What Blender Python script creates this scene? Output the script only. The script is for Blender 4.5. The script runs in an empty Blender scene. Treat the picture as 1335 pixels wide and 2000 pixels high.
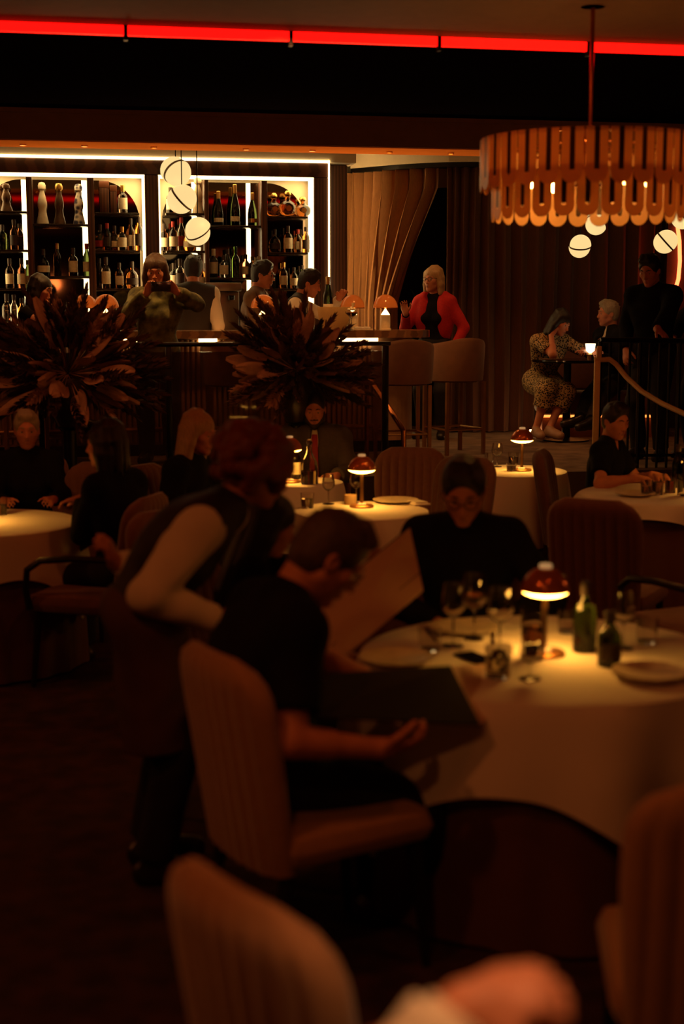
import bpy, math, random
import numpy as np
from mathutils import Vector, Matrix

SC = bpy.context.scene
COL = SC.collection
PI = math.pi
random.seed(7)

# ------------------------------------------------------------------ camera
F_PX, PITCH, CAM_Z = 2777.8, math.radians(8.25), 1.87
cam_d = bpy.data.cameras.new('camera')
cam_d.sensor_fit = 'VERTICAL'; cam_d.sensor_height = 36.0; cam_d.lens = 50.0
cam_d.clip_start = 0.05; cam_d.clip_end = 100
cam_d.dof.use_dof = True; cam_d.dof.focus_distance = 12.9; cam_d.dof.aperture_fstop = 1.7
cam = bpy.data.objects.new('camera', cam_d); COL.objects.link(cam)
cam.location = (0, 0, CAM_Z); cam.rotation_euler = (PI / 2 - PITCH, 0, 0)
SC.camera = cam

# ------------------------------------------------------------------ exposure, world
SC.view_settings.view_transform = 'Standard'
SC.view_settings.look = 'None'
SC.view_settings.exposure = 0.0
SC.view_settings.gamma = 1.0
SC.view_settings.use_curve_mapping = False
w = bpy.data.worlds.new('world'); SC.world = w; w.use_nodes = True
w.node_tree.nodes['Background'].inputs[0].default_value = (1.0, 0.3, 0.1, 1)
w.node_tree.nodes['Background'].inputs[1].default_value = 0.002
SC.cycles.max_bounces = 8; SC.cycles.transparent_max_bounces = 12
SC.cycles.sample_clamp_indirect = 2.0
SC.cycles.use_denoising = True
SC.cycles.caustics_reflective = False; SC.cycles.caustics_refractive = False

def lamp(kind, loc, energy, color, radius=0.1, aim=None, angle=80, blend=0.6):
    d = bpy.data.lights.new('downlight', kind); d.energy = energy; d.color = color  # shared name, also carried by the added fill lights
    d.shadow_soft_size = radius
    if kind == 'SPOT':
        d.spot_size = math.radians(angle); d.spot_blend = blend
    o = bpy.data.objects.new('downlight', d); COL.objects.link(o); o.location = loc
    if aim is not None:
        o.rotation_euler = (Vector(aim) - Vector(loc)).to_track_quat('-Z', 'Y').to_euler()
    return o
AMB = (1.0, 0.17, 0.03)
# added fill spots overhead, unseen, for the dining room and raised floor
lamp('SPOT', (-1.3, 2.4, 3.30), 44, (1.0, 0.22, 0.045), 0.08, (-0.35, 3.7, 0.6), 90)
lamp('SPOT', (-0.5, 1.0, 3.30), 36, (1.0, 0.27, 0.06), 0.08, (-0.1, 2.2, 0.5), 80)
lamp('SPOT', (1.1, 3.0, 3.30), 10, AMB, 0.10, (0.8, 4.4, 0.6), 110)
lamp('SPOT', (-2.2, 5.6, 3.30), 22, AMB, 0.10, (-1.8, 6.8, 0.6), 120)
lamp('SPOT', (0.4, 6.2, 3.30), 20, AMB, 0.10, (0.4, 7.6, 0.6), 120)
lamp('SPOT', (2.4, 6.0, 3.30), 20, AMB, 0.10, (2.2, 7.4, 0.6), 120)
lamp('SPOT', (-1.9, 7.6, 3.30), 32, (1.0, 0.30, 0.09), 0.10, (-1.7, 9.6, 1.4), 70)
lamp('SPOT', (-0.3, 7.7, 3.30), 30, (1.0, 0.30, 0.09), 0.10, (-0.4, 9.8, 1.4), 70)
lamp('SPOT', (0.95, 13.0, 3.42), 30, (1.0, 0.42, 0.12), 0.08, (0.9, 13.6, 0.6), 80)
lamp('SPOT', (2.1, 12.6, 3.42), 34, (1.0, 0.30, 0.07), 0.08, (2.2, 13.3, 0.6), 80)
lamp('SPOT', (0.25, 1.25, 3.30), 110, (1.0, 0.45, 0.18), 0.06, (0.16, 1.36, 1.2), 40)
lamp('SPOT', (1.15, 11.1, 3.30), 26, (1.0, 0.42, 0.14), 0.08, (1.2, 12.2, 0.6), 75)
# unseen point lights added as ambient fill, without fixtures
for p_, e_ in (((-4.6, 6.0, 2.1), 26), ((4.9, 6.5, 2.1), 22), ((0.0, -1.6, 2.3), 9)):
    lamp('POINT', p_, e_, (1.0, 0.26, 0.065), 0.12)
# soffit downlights over the bar front
BARC = (1.0, 0.46, 0.13)

# ------------------------------------------------------------------ geometry of the view
def px(x, y, Y):
    """point at forward distance Y that stands under picture point (x, y)"""
    u = (x - 667.5) / F_PX; v = (1000.0 - y) / F_PX
    dy = math.cos(PITCH) + v * math.sin(PITCH); dz = -math.sin(PITCH) + v * math.cos(PITCH)
    k = Y / dy
    return Vector((u * k, Y, CAM_Z + dz * k))
def pz(x, y, z):
    u = (x - 667.5) / F_PX; v = (1000.0 - y) / F_PX
    dy = math.cos(PITCH) + v * math.sin(PITCH); dz = -math.sin(PITCH) + v * math.cos(PITCH)
    k = (z - CAM_Z) / dz
    return Vector((u * k, dy * k, z))
# the bar wall runs at a slant: its own frame (s along the wall, n out of it towards the room, z)
TH = math.radians(10.7); D0 = 14.2
EV = Vector((math.cos(TH), math.sin(TH), 0)); NV = Vector((math.sin(TH), -math.cos(TH), 0)); OV = Vector((0, D0, 0))
def B(s, n, z): return OV + EV * s + NV * n + Vector((0, 0, z))
def bp(x, y, n=0.0):
    """(s, z) on the plane n in front of the bar wall"""
    u = (x - 667.5) / F_PX; v = (1000.0 - y) / F_PX
    d = Vector((u, math.cos(PITCH) + v * math.sin(PITCH), -math.sin(PITCH) + v * math.cos(PITCH)))
    c = Vector((0, 0, CAM_Z)); p0 = OV + NV * n
    k = (p0 - c).dot(NV) / d.dot(NV)
    p = c + d * k
    return (p - OV).dot(EV), p.z
PF = 0.60      # height of the raised floor round the bar

# ------------------------------------------------------------------ materials
MATS = {}
def M(name, col, rough=0.6, metal=0.0, var=0.15, vscale=12.0, bump=0.0, bscale=60.0, stretch=(1, 1, 1), sheen=0.0,
      trans=0.0, ior=1.45, emit=None, estr=0.0, spec=0.5, coat=0.0, col2=None, kind='noise', alpha=1.0):
    if name in MATS: return MATS[name]
    m = bpy.data.materials.new(name); m.use_nodes = True; MATS[name] = m
    nt = m.node_tree; L = nt.links; b = nt.nodes['Principled BSDF']
    I = b.inputs
    I['Roughness'].default_value = rough; I['Metallic'].default_value = metal
    I['Specular IOR Level'].default_value = spec; I['IOR'].default_value = ior
    I['Transmission Weight'].default_value = trans
    I['Sheen Weight'].default_value = sheen; I['Coat Weight'].default_value = coat; I['Alpha'].default_value = alpha
    tc = nt.nodes.new('ShaderNodeTexCoord'); mp = nt.nodes.new('ShaderNodeMapping')
    mp.inputs['Scale'].default_value = stretch
    L.new(tc.outputs['Object'], mp.inputs['Vector'])
    c = tuple(col) + (1,)
    c2 = tuple(col2) + (1,) if col2 else tuple(min(1, v * (1 - var)) for v in col) + (1,)
    if kind == 'voronoi':
        t = nt.nodes.new('ShaderNodeTexVoronoi'); t.inputs['Scale'].default_value = vscale; fac = t.outputs['Distance']
    elif kind == 'wave':
        t = nt.nodes.new('ShaderNodeTexWave'); t.inputs['Scale'].default_value = vscale; t.inputs['Distortion'].default_value = 3.0
        t.inputs['Detail'].default_value = 3.0; fac = t.outputs['Fac']
    else:
        t = nt.nodes.new('ShaderNodeTexNoise'); t.inputs['Scale'].default_value = vscale; t.inputs['Detail'].default_value = 4.0
        fac = t.outputs['Fac']
    L.new(mp.outputs[0], t.inputs['Vector'])
    r = nt.nodes.new('ShaderNodeValToRGB'); L.new(fac, r.inputs[0])
    e = r.color_ramp.elements
    e[0].position = 0.35; e[1].position = 0.65
    e[0].color = c2; e[1].color = c
    L.new(r.outputs[0], I['Base Color'])
    if bump:
        bt = nt.nodes.new('ShaderNodeTexNoise'); bt.inputs['Scale'].default_value = bscale; bt.inputs['Detail'].default_value = 3.0
        L.new(mp.outputs[0], bt.inputs['Vector'])
        bn = nt.nodes.new('ShaderNodeBump'); bn.inputs['Strength'].default_value = bump; bn.inputs['Distance'].default_value = 0.01
        L.new(bt.outputs['Fac'], bn.inputs['Height']); L.new(bn.outputs[0], I['Normal'])
    if emit:
        I['Emission Color'].default_value = tuple(emit) + (1,); I['Emission Strength'].default_value = estr
    return m

def translucent(name, col, tr=0.5, rough=0.25, gl=0.15):
    """thin acrylic or glass that lets lamp light glow through it"""
    if name in MATS: return MATS[name]
    m = bpy.data.materials.new(name); m.use_nodes = True; MATS[name] = m
    nt = m.node_tree; L = nt.links; b = nt.nodes['Principled BSDF']
    b.inputs['Roughness'].default_value = rough
    ns = nt.nodes.new('ShaderNodeTexNoise'); ns.inputs['Scale'].default_value = 30
    r = nt.nodes.new('ShaderNodeValToRGB'); L.new(ns.outputs['Fac'], r.inputs[0])
    r.color_ramp.elements[0].color = tuple(v * 0.85 for v in col) + (1,); r.color_ramp.elements[1].color = tuple(col) + (1,)
    L.new(r.outputs[0], b.inputs['Base Color'])
    t = nt.nodes.new('ShaderNodeBsdfTranslucent'); L.new(r.outputs[0], t.inputs['Color'])
    mx = nt.nodes.new('ShaderNodeMixShader'); mx.inputs[0].default_value = tr
    L.new(b.outputs[0], mx.inputs[1]); L.new(t.outputs[0], mx.inputs[2])
    L.new(mx.outputs[0], nt.nodes['Material Output'].inputs[0])
    return m

def glass(name, col, rough=0.02, ior=1.45):
    if name in MATS: return MATS[name]
    m = M(name, col, rough=rough, trans=1.0, ior=ior, var=0.05)
    return m

# ------------------------------------------------------------------ mesh building
class MB:
    def __init__(s): s.v = []; s.f = []; s.m = []; s.cur = 0
    def mat(s, i): s.cur = i; return s
    def add(s, vs, fs):
        o = len(s.v); s.v += [tuple(p) for p in vs]
        for f in fs: s.f.append(tuple(i + o for i in f)); s.m.append(s.cur)
        return s
    def box(s, x0, x1, y0, y1, z0, z1, bev=0.0):
        if bev <= 0:
            vs = [(x, y, z) for z in (z0, z1) for y in (y0, y1) for x in (x0, x1)]
            return s.add(vs, [(0, 2, 3, 1), (4, 5, 7, 6), (0, 1, 5, 4), (2, 6, 7, 3), (0, 4, 6, 2), (1, 3, 7, 5)])
        b = min(bev, (x1 - x0) / 2.01, (y1 - y0) / 2.01, (z1 - z0) / 2.01)
        rings = []
        for z, i in ((z0, b), (z0 + b * .3, b * .3), (z0 + b, 0), (z1 - b, 0), (z1 - b * .3, b * .3), (z1, b)):
            ring = []
            for cx, cy, a0 in ((x1 - b, y1 - b, 0), (x0 + b, y1 - b, 90), (x0 + b, y0 + b, 180), (x1 - b, y0 + b, 270)):
                for k in range(3):
                    a = math.radians(a0 + 45 * k); r = max(b - i, 0.0001)
                    ring.append((cx + r * math.cos(a), cy + r * math.sin(a), z))
            rings.append(ring)
        return s.loft(rings, True, True)
    def loft(s, rings, cap0=False, cap1=False, closed=True):
        n = len(rings[0]); vs = [p for r in rings for p in r]; fs = []
        for i in range(len(rings) - 1):
            for j in range(n if closed else n - 1):
                a = i * n + j; b = i * n + (j + 1) % n
                fs.append((a, b, b + n, a + n))
        if cap0: fs.append(tuple(range(n))[::-1])
        if cap1: fs.append(tuple((len(rings) - 1) * n + k for k in range(n)))
        return s.add(vs, fs)
    def lathe(s, prof, seg=24, c=(0, 0, 0), cap0=True, cap1=True):
        rings = [[(c[0] + r * math.cos(2 * PI * k / seg), c[1] + r * math.sin(2 * PI * k / seg), c[2] + z) for k in range(seg)] for r, z in prof]
        return s.loft(rings, cap0, cap1)
    def tube(s, pts, r, seg=8, closed=False):
        P = [Vector(p) for p in pts]; n = len(P); R = r if isinstance(r, (list, tuple)) else [r] * n
        rings = []; prev = None
        for i in range(n):
            if closed: t = P[(i + 1) % n] - P[i - 1]
            else: t = P[min(i + 1, n - 1)] - P[max(i - 1, 0)]
            t.normalize()
            if prev is None:
                a = Vector((0, 0, 1)) if abs(t.z) < 0.9 else Vector((1, 0, 0))
                prev = t.cross(a).normalized()
            nrm = (prev - t * prev.dot(t)).normalized(); prev = nrm; bi = t.cross(nrm)
            rings.append([P[i] + (nrm * math.cos(2 * PI * k / seg) + bi * math.sin(2 * PI * k / seg)) * R[i] for k in range(seg)])
        if closed:
            rings.append(rings[0]); return s.loft(rings)
        return s.loft(rings, True, True)
    def prism(s, poly, y0, y1):
        """polygon in x,z pushed from y0 to y1"""
        n = len(poly); vs = [(x, y0, z) for x, z in poly] + [(x, y1, z) for x, z in poly]
        fs = [tuple(range(n)), tuple(range(2 * n - 1, n - 1, -1))] + [(i, i + n, (i + 1) % n + n, (i + 1) % n) for i in range(n)]
        return s.add(vs, fs)
    def sphere(s, c, r, seg=20, rings=12, z0=-1.0, z1=1.0, sc=(1, 1, 1)):
        a0, a1 = math.asin(z0), math.asin(z1); rr = []
        for i in range(rings + 1):
            a = a0 + (a1 - a0) * i / rings; q = max(math.cos(a), 1e-4)
            rr.append([(c[0] + r * sc[0] * q * math.cos(2 * PI * k / seg), c[1] + r * sc[1] * q * math.sin(2 * PI * k / seg), c[2] + r * sc[2] * math.sin(a)) for k in range(seg)])
        return s.loft(rr, True, True)
    def mesh(s, name, mats, smooth=True, recalc=True):
        me = bpy.data.meshes.new(name); me.from_pydata(s.v, [], s.f)
        for mm in (mats if isinstance(mats, (list, tuple)) else [mats]): me.materials.append(mm)
        me.polygons.foreach_set('material_index', s.m)
        if recalc:
            import bmesh
            bm = bmesh.new(); bm.from_mesh(me); bmesh.ops.recalc_face_normals(bm, faces=bm.faces); bm.to_mesh(me); bm.free()
        if smooth:
            me.polygons.foreach_set('use_smooth', [True] * len(me.polygons))
            try: me.set_sharp_from_angle(angle=math.radians(40))
            except Exception: pass
        me.update(); return me
    def obj(s, name, mats, parent=None, loc=None, rotz=0.0, smooth=True, recalc=True):
        return mkobj(name, s.mesh(name, mats, smooth, recalc), parent, loc, rotz)
def mkobj(name, me, parent=None, loc=None, rotz=0.0):
    o = bpy.data.objects.new(name, me); COL.objects.link(o)
    if parent is not None: o.parent = parent
    if loc is not None: o.location = loc
    o.rotation_euler = (0, 0, rotz); return o
def tag(o, label, cat, group=None, kind=None):
    o['label'] = label; o['category'] = cat
    if group: o['group'] = group
    if kind: o['kind'] = kind
    return o
def thing(name, label, cat, loc=(0, 0, 0), rotz=0.0, group=None):
    o = bpy.data.objects.new(name, None); COL.objects.link(o); o.empty_display_size = 0.1
    o.location = loc; o.rotation_euler = (0, 0, rotz); return tag(o, label, cat, group)
def struct(name, mb, mats, smooth=False, bar=False):
    o = mb.obj(name, mats, None, OV if bar else None, TH if bar else 0.0, smooth); o['kind'] = 'structure'; return o
def dup(o, loc=None, rotz=None, label=None, group=None, parent=None):
    c = o.copy(); COL.objects.link(c)
    if parent is not None: c.parent = parent
    if loc is not None: c.location = loc
    if rotz is not None: c.rotation_euler = (0, 0, rotz)
    if label: c['label'] = label
    if group: c['group'] = group
    for ch in list(o.children): dup(ch, parent=c)
    return c
# ------------------------------------------------------------------ smooth solid bodies (signed distance fields turned into one surface)
class Sdf:
    def __init__(s): s.ops = []
    def cap(s, a, b, ra, rb=None, k=0.02, mat=0, flat=False, sub=False):
        s.ops.append(('cap', np.array(a, float), np.array(b, float), ra, ra if rb is None else rb, k, mat, flat, sub)); return s
    def ell(s, c, r, R=None, k=0.02, mat=0, sub=False):
        s.ops.append(('ell', np.array(c, float), np.array(r, float), np.eye(3) if R is None else np.array(R, float), k, mat, sub)); return s
    def grown(s, off):
        o = Sdf()
        for p in s.ops:
            if p[0] == 'cap': o.ops.append(('cap', p[1], p[2], p[3] + off, p[4] + off, p[5], p[6], p[7], p[8]))
            else: o.ops.append(('ell', p[1], p[2] + off, p[3], p[4], p[5], p[6]))
        return o
    def join(s, *others):
        for o in others: s.ops += o.ops
        return s
    @staticmethod
    def bounds(p):
        if p[0] == 'cap':
            r = max(p[3], p[4]); return np.minimum(p[1], p[2]) - r, np.maximum(p[1], p[2]) + r
        e = np.sqrt(((p[3] * p[2][None, :]) ** 2).sum(1)); return p[1] - e, p[1] + e
    @staticmethod
    def ev(p, X, Y, Z):
        if p[0] == 'cap':
            a, b = p[1], p[2]; ab = b - a; L2 = max(float(ab @ ab), 1e-9)
            dx, dy, dz = X - a[0], Y - a[1], Z - a[2]
            h = (dx * ab[0] + dy * ab[1] + dz * ab[2]) / L2
            t = np.clip(h, 0, 1)
            d = np.sqrt((dx - t * ab[0]) ** 2 + (dy - t * ab[1]) ** 2 + (dz - t * ab[2]) ** 2) - (p[3] + t * (p[4] - p[3]))
            if p[7]: d = np.maximum(d, (h - 1) * math.sqrt(L2))
            return d
        c, r, R = p[1], p[2], p[3]
        dx, dy, dz = X - c[0], Y - c[1], Z - c[2]
        q = [dx * R[0, i] + dy * R[1, i] + dz * R[2, i] for i in range(3)]
        k0 = np.sqrt(sum((q[i] / r[i]) ** 2 for i in range(3))); k1 = np.sqrt(sum((q[i] / r[i] ** 2) ** 2 for i in range(3)))
        return k0 * (k0 - 1) / np.maximum(k1, 1e-6)
    def surface(s, vox):
        add = [p for p in s.ops if not p[-1]]
        lo = np.min([s.bounds(p)[0] for p in add], 0) - 3 * vox - .02; hi = np.max([s.bounds(p)[1] for p in add], 0) + 3 * vox + .02
        n = np.ceil((hi - lo) / vox).astype(int) + 1
        ax = [(lo[i] + vox * np.arange(n[i])).astype(np.float32) for i in range(3)]
        d = np.full(n, 1.0, np.float32)
        for p in s.ops:
            k = p[5] if p[0] == 'cap' else p[4]; sub = p[-1]
            l, h = s.bounds(p); m = k + 2.5 * vox
            i0 = np.maximum(((l - m - lo) / vox).astype(int), 0); i1 = np.minimum(((h + m - lo) / vox).astype(int) + 2, n)
            if (i1 <= i0).any(): continue
            sl = tuple(slice(i0[i], i1[i]) for i in range(3))
            e = s.ev(p, ax[0][sl[0]][:, None, None], ax[1][sl[1]][None, :, None], ax[2][sl[2]][None, None, :]).astype(np.float32)
            c = d[sl]
            if sub:
                e = -e; hh = np.clip(0.5 - 0.5 * (c - e) / k, 0, 1); d[sl] = c + (e - c) * hh + k * hh * (1 - hh)
            else:
                hh = np.clip(0.5 + 0.5 * (c - e) / k, 0, 1); d[sl] = c + (e - c) * hh - k * hh * (1 - hh)
        neg = d < 0
        cnt = np.zeros(n - 1, np.int8)
        for i in (0, 1):
            for j in (0, 1):
                for q in (0, 1):
                    cnt += neg[i:n[0] - 1 + i, j:n[1] - 1 + j, q:n[2] - 1 + q]
        act = (cnt > 0) & (cnt < 8)
        idx = np.argwhere(act)
        vid = np.full(n - 1, -1, np.int32); vid[act] = np.arange(len(idx))
        corners = [(i, j, q) for i in (0, 1) for j in (0, 1) for q in (0, 1)]
        vals = {c: d[idx[:, 0] + c[0], idx[:, 1] + c[1], idx[:, 2] + c[2]] for c in corners}
        acc = np.zeros((len(idx), 3), np.float32); num = np.zeros(len(idx), np.float32)
        for c in corners:
            for a in range(3):
                if c[a] == 0:
                    c2 = list(c); c2[a] = 1; c2 = tuple(c2)
                    v1, v2 = vals[c], vals[c2]; mk = (v1 < 0) != (v2 < 0)
                    t = np.where(mk, v1 / np.where(mk, v1 - v2, 1), 0)
                    q = np.tile(np.array(c, np.float32), (len(idx), 1)); q[:, a] = t
                    acc += q * mk[:, None]; num += mk
        V = (idx + acc / num[:, None]) * vox + lo
        faces = []
        for a in range(3):
            b, c = (a + 1) % 3, (a + 2) % 3
            s1 = [slice(None)] * 3; s2 = [slice(None)] * 3; s1[a] = slice(0, n[a] - 1); s2[a] = slice(1, n[a])
            ch = neg[tuple(s1)] != neg[tuple(s2)]
            e = np.argwhere(ch)
            if not len(e): continue
            e = e[(e[:, b] > 0) & (e[:, c] > 0) & (e[:, b] < n[b] - 1) & (e[:, c] < n[c] - 1)]
            first = neg[tuple(s1)][e[:, 0], e[:, 1], e[:, 2]]
            def at(db, dc):
                g = e.copy(); g[:, b] += db; g[:, c] += dc
                return vid[g[:, 0], g[:, 1], g[:, 2]]
            q = np.stack([at(-1, -1), at(0, -1), at(0, 0), at(-1, 0)], 1)
            q[~first] = q[~first][:, ::-1]
            faces.append(q)
        return V, np.concatenate(faces)
    def obj(s, name, mats, vox, parent=None, wrinkle=0.0, seed=0.0, wf=38.0):
        V, Fq = s.surface(vox)
        if wrinkle:
            fn = np.cross(V[Fq[:, 2]] - V[Fq[:, 0]], V[Fq[:, 3]] - V[Fq[:, 1]])
            vn = np.zeros_like(V)
            for i in range(4): np.add.at(vn, Fq[:, i], fn)
            vn /= np.maximum(np.linalg.norm(vn, axis=1), 1e-9)[:, None]
            x, y, z = V[:, 0], V[:, 1], V[:, 2]
            wv = np.sin(wf * (.5 * x + .4 * y + .75 * z) + 2.2 * np.sin(9 * x + seed) + 1.7 * np.sin(11 * y - 2 * seed)) * .6 + \
                 np.sin(wf * 1.7 * (.6 * x - .5 * y + .5 * z) + 2.0 * np.sin(13 * z + seed) + seed) * .4
            V = V + vn * (wv * wrinkle)[:, None]
        mats = mats if isinstance(mats, (list, tuple)) else [mats]
        me = bpy.data.meshes.new(name)
        nf = len(Fq); me.vertices.add(len(V)); me.vertices.foreach_set('co', V.astype(np.float32).ravel())
        me.loops.add(nf * 4); me.loops.foreach_set('vertex_index', Fq.astype(np.int32).ravel())
        me.polygons.add(nf); me.polygons.foreach_set('loop_start', np.arange(0, nf * 4, 4, dtype=np.int32))
        me.polygons.foreach_set('use_smooth', np.ones(nf, bool))
        for m in mats: me.materials.append(m)
        if len(mats) > 1:
            C = V[Fq].mean(1); best = np.full(nf, 9.0); mi = np.zeros(nf, np.int32)
            for p in s.ops:
                if p[-1]: continue
                mat = p[6] if p[0] == 'cap' else p[5]
                e = s.ev(p, C[:, 0], C[:, 1], C[:, 2]); u = e < best - (0.0 if mat == 0 else 0.0)
                best[u] = e[u]; mi[u] = mat
            me.polygons.foreach_set('material_index', mi)
        me.update(calc_edges=True); me.validate()
        return mkobj(name, me, parent)

def rotm(axis, deg):
    return np.array(Matrix.Rotation(math.radians(deg), 3, axis))
def nrm(v):
    v = np.array(v, float); return v / max(np.linalg.norm(v), 1e-9)
def two_bone(a, t, l1, l2, hint):
    a = np.array(a, float); t = np.array(t, float); d = t - a; L = np.linalg.norm(d)
    L2 = min(max(L, abs(l1 - l2) + .01), l1 + l2 - .004); u = d / max(L, 1e-6); t = a + u * L2
    x = (l1 * l1 - l2 * l2 + L2 * L2) / (2 * L2); h = math.sqrt(max(l1 * l1 - x * x, 0))
    hv = np.array(hint, float); hv = hv - u * (hv @ u); hv = nrm(hv)
    return a + u * x + hv * h, t

def head_solid(c, R, hs, female):
    s = Sdf()
    P = lambda x, y, z: c + R @ (np.array([x, y, z]) * hs)
    q = 0.94 if female else 1.0
    s.ell(P(0, -.012, .035), np.array([.076, .096, .088]) * hs, R, k=.02)
    s.ell(P(0, .022, -.035), np.array([.061 * q, .070, .088]) * hs, R, k=.03)
    for g in (-1, 1):
        s.cap(P(g * .046 * q, .0, -.055), P(g * .006, .062, -.099), .026 * hs * q, .019 * hs, k=.02)
        s.ell(P(g * .042 * q, .055, -.018), np.array([.026, .026, .024]) * hs, R, k=.02)
        s.cap(P(g * .008, .088, .024), P(g * .042, .076, .024), .0125 * hs, .010 * hs, k=.012)
    s.cap(P(-.008, .072, -.101), P(.008, .072, -.101), .018 * hs, k=.015)
    for g in (-1, 1):
        s.cap(P(g * .031, .110, .003), P(g * .033, .105, .003), .0165 * hs, k=.010, sub=True)
    s.cap(P(0, .089, .012), P(0, .113, -.032), .0075 * hs, .0115 * hs, k=.010)
    for g in (-1, 1): s.ell(P(g * .012, .101, -.036), np.array([.009, .012, .008]) * hs, R, k=.006)
    s.ell(P(0, .084, -.064), np.array([.028, .016, .018]) * hs, R, k=.012)
    for g in (-1, 1):
        s.cap(P(g * .024, .088, -.064), P(0, .0985, -.061), .004 * hs, .0062 * hs, k=.004, mat=1)
        s.cap(P(g * .022, .087, -.067), P(0, .0965, -.072), .004 * hs, .0070 * hs, k=.004, mat=1)
        s.ell(P(g * .031, .0835, .011), np.array([.016, .010, .005]) * hs, R, k=.004)
        s.ell(P(g * .031, .0820, -.006), np.array([.015, .010, .005]) * hs, R, k=.004)
        ea = R @ rotm('Z', g * 18)
        s.ell(P(g * .077, -.008, -.008), np.array([.011, .022, .033]) * hs, ea, k=.006)
        s.ell(P(g * .086, -.006, -.006), np.array([.008, .011, .018]) * hs, ea, k=.004, sub=True)
    return s

def hair_solid(c, R, hs, style, seed=1):
    s = Sdf(); rnd = random.Random(seed)
    P = lambda x, y, z: c + R @ (np.array([x, y, z]) * hs)
    E = lambda ctr, r, k=.02, sub=False: s.ell(P(*ctr), np.array(r) * hs, R, k=k, sub=sub)
    if style in ('short', 'buzz', 'thin'):
        o = {'short': .010, 'buzz': .003, 'thin': .004}[style]
        E((0, -.014, .038), (.077 + o, .097 + o, .090 + o))
        E((0, -.045, -.02), (.070 + o * .6, .058 + o, .075))
        if style == 'short':
            for g in (-.03, -.005, .022, .04): s.cap(P(g, .062, .105), P(g * .8 + .01, .02, .132), .022 * hs, .018 * hs, k=.012)
            for i in range(70):
                a = rnd.uniform(0, 2 * PI); r = rnd.uniform(.1, 1)
                x, y = .07 * r * math.cos(a), -.014 + .09 * r * math.sin(a); z = .04 + .093 * math.sqrt(max(0, 1 - r * r))
                s.cap(P(x * 1.05, y * 1.04 + .012, z), P(x * 1.1 + rnd.uniform(-.015, .015), y * 1.08 - .014, z - .002), .012 * hs, .007 * hs, k=.004)
        E((0, .114, -.040), (.086, .082, .122), .012, True)
        E((0, -.02, -.175), (.13, .13, .098), .012, True)
        for g in (-1, 1): s.ell(P(g * .095, .004, -.035), np.array([.03, .034, .048]) * hs, R, k=.008, sub=True)
        return s
    if style == 'curly':
        E((0, -.03, .03), (.10, .115, .11))
        for i in range(110):
            a = rnd.uniform(0, 2 * PI); b = math.asin(rnd.uniform(-.75, 1))
            v = np.array([math.cos(a) * math.cos(b) * .118, -.035 + math.sin(a) * math.cos(b) * .128, .02 + math.sin(b) * .118])
            s.ell(P(*v), np.full(3, rnd.uniform(.022, .038)) * hs, R, k=.010)
        E((0, .130, -.05), (.075, .075, .10), .012, True)
        return s
    # bob and long
    E((0, -.016, .042), (.089, .108, .096))
    ln = {'bob': -.135, 'long': -.33, 'updo': -.05, 'shoulder': -.22}[style]
    E((0, -.055, min(-.03, ln * .45)), (.088, .062, abs(ln) * .62 + .03))
    for g in (-1, 1):
        s.cap(P(g * .066, .018, .06), P(g * .084, -.002, -.05), .032 * hs, .031 * hs, k=.02)
        s.cap(P(g * .084, -.002, -.05), P(g * .088, -.004, ln), .031 * hs, .024 * hs, k=.02)
        s.cap(P(g * .072, -.045, -.05), P(g * .078, -.05, ln - .03), .038 * hs, .024 * hs, k=.02)
        for i in range(26):
            aa = rnd.uniform(-1.5, .25); x = g * .090 * math.cos(aa); y = -.03 + .085 * math.sin(aa)
            s.cap(P(x * .30, y * .4 - .01, .130), P(x * .78, y * .85, .095), .012 * hs, .013 * hs, k=.008).cap(P(x * .78, y * .85, .095), P(x * 1.03, y, .02), .012 * hs, .013 * hs, k=.005).cap(P(x * 1.03, y, .02), P(x * 1.10, y * 1.03, ln - rnd.uniform(-.03, .05)), .013 * hs, .007 * hs, k=.005)
    if style == 'updo': E((0, -.115, .03), (.05, .045, .05))
    E((0, .125, -.075), (.066, .085, .118), .012, True)
    return s

EYE_W = EYE_D = None
def eye_mesh():
    global _EYE
    try: return _EYE
    except NameError: pass
    mb = MB(); mb.sphere((0, 0, 0), .0118, 12, 8)
    mb.m = [1 if sum(mb.v[i][1] for i in f) / len(f) > .0104 else 0 for f in mb.f]
    _EYE = mb.mesh('eye', [M('eye_white', (.55, .5, .45), .25), M('eye_dark', (.02, .012, .008), .15)]); return _EYE

SKIN = lambda: M('skin', (.64, .25, .14), .5, var=.12, vscale=25, spec=.35, bump=.05, bscale=120)
LIP = lambda: M('lips', (.45, .16, .13), .4)

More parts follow.
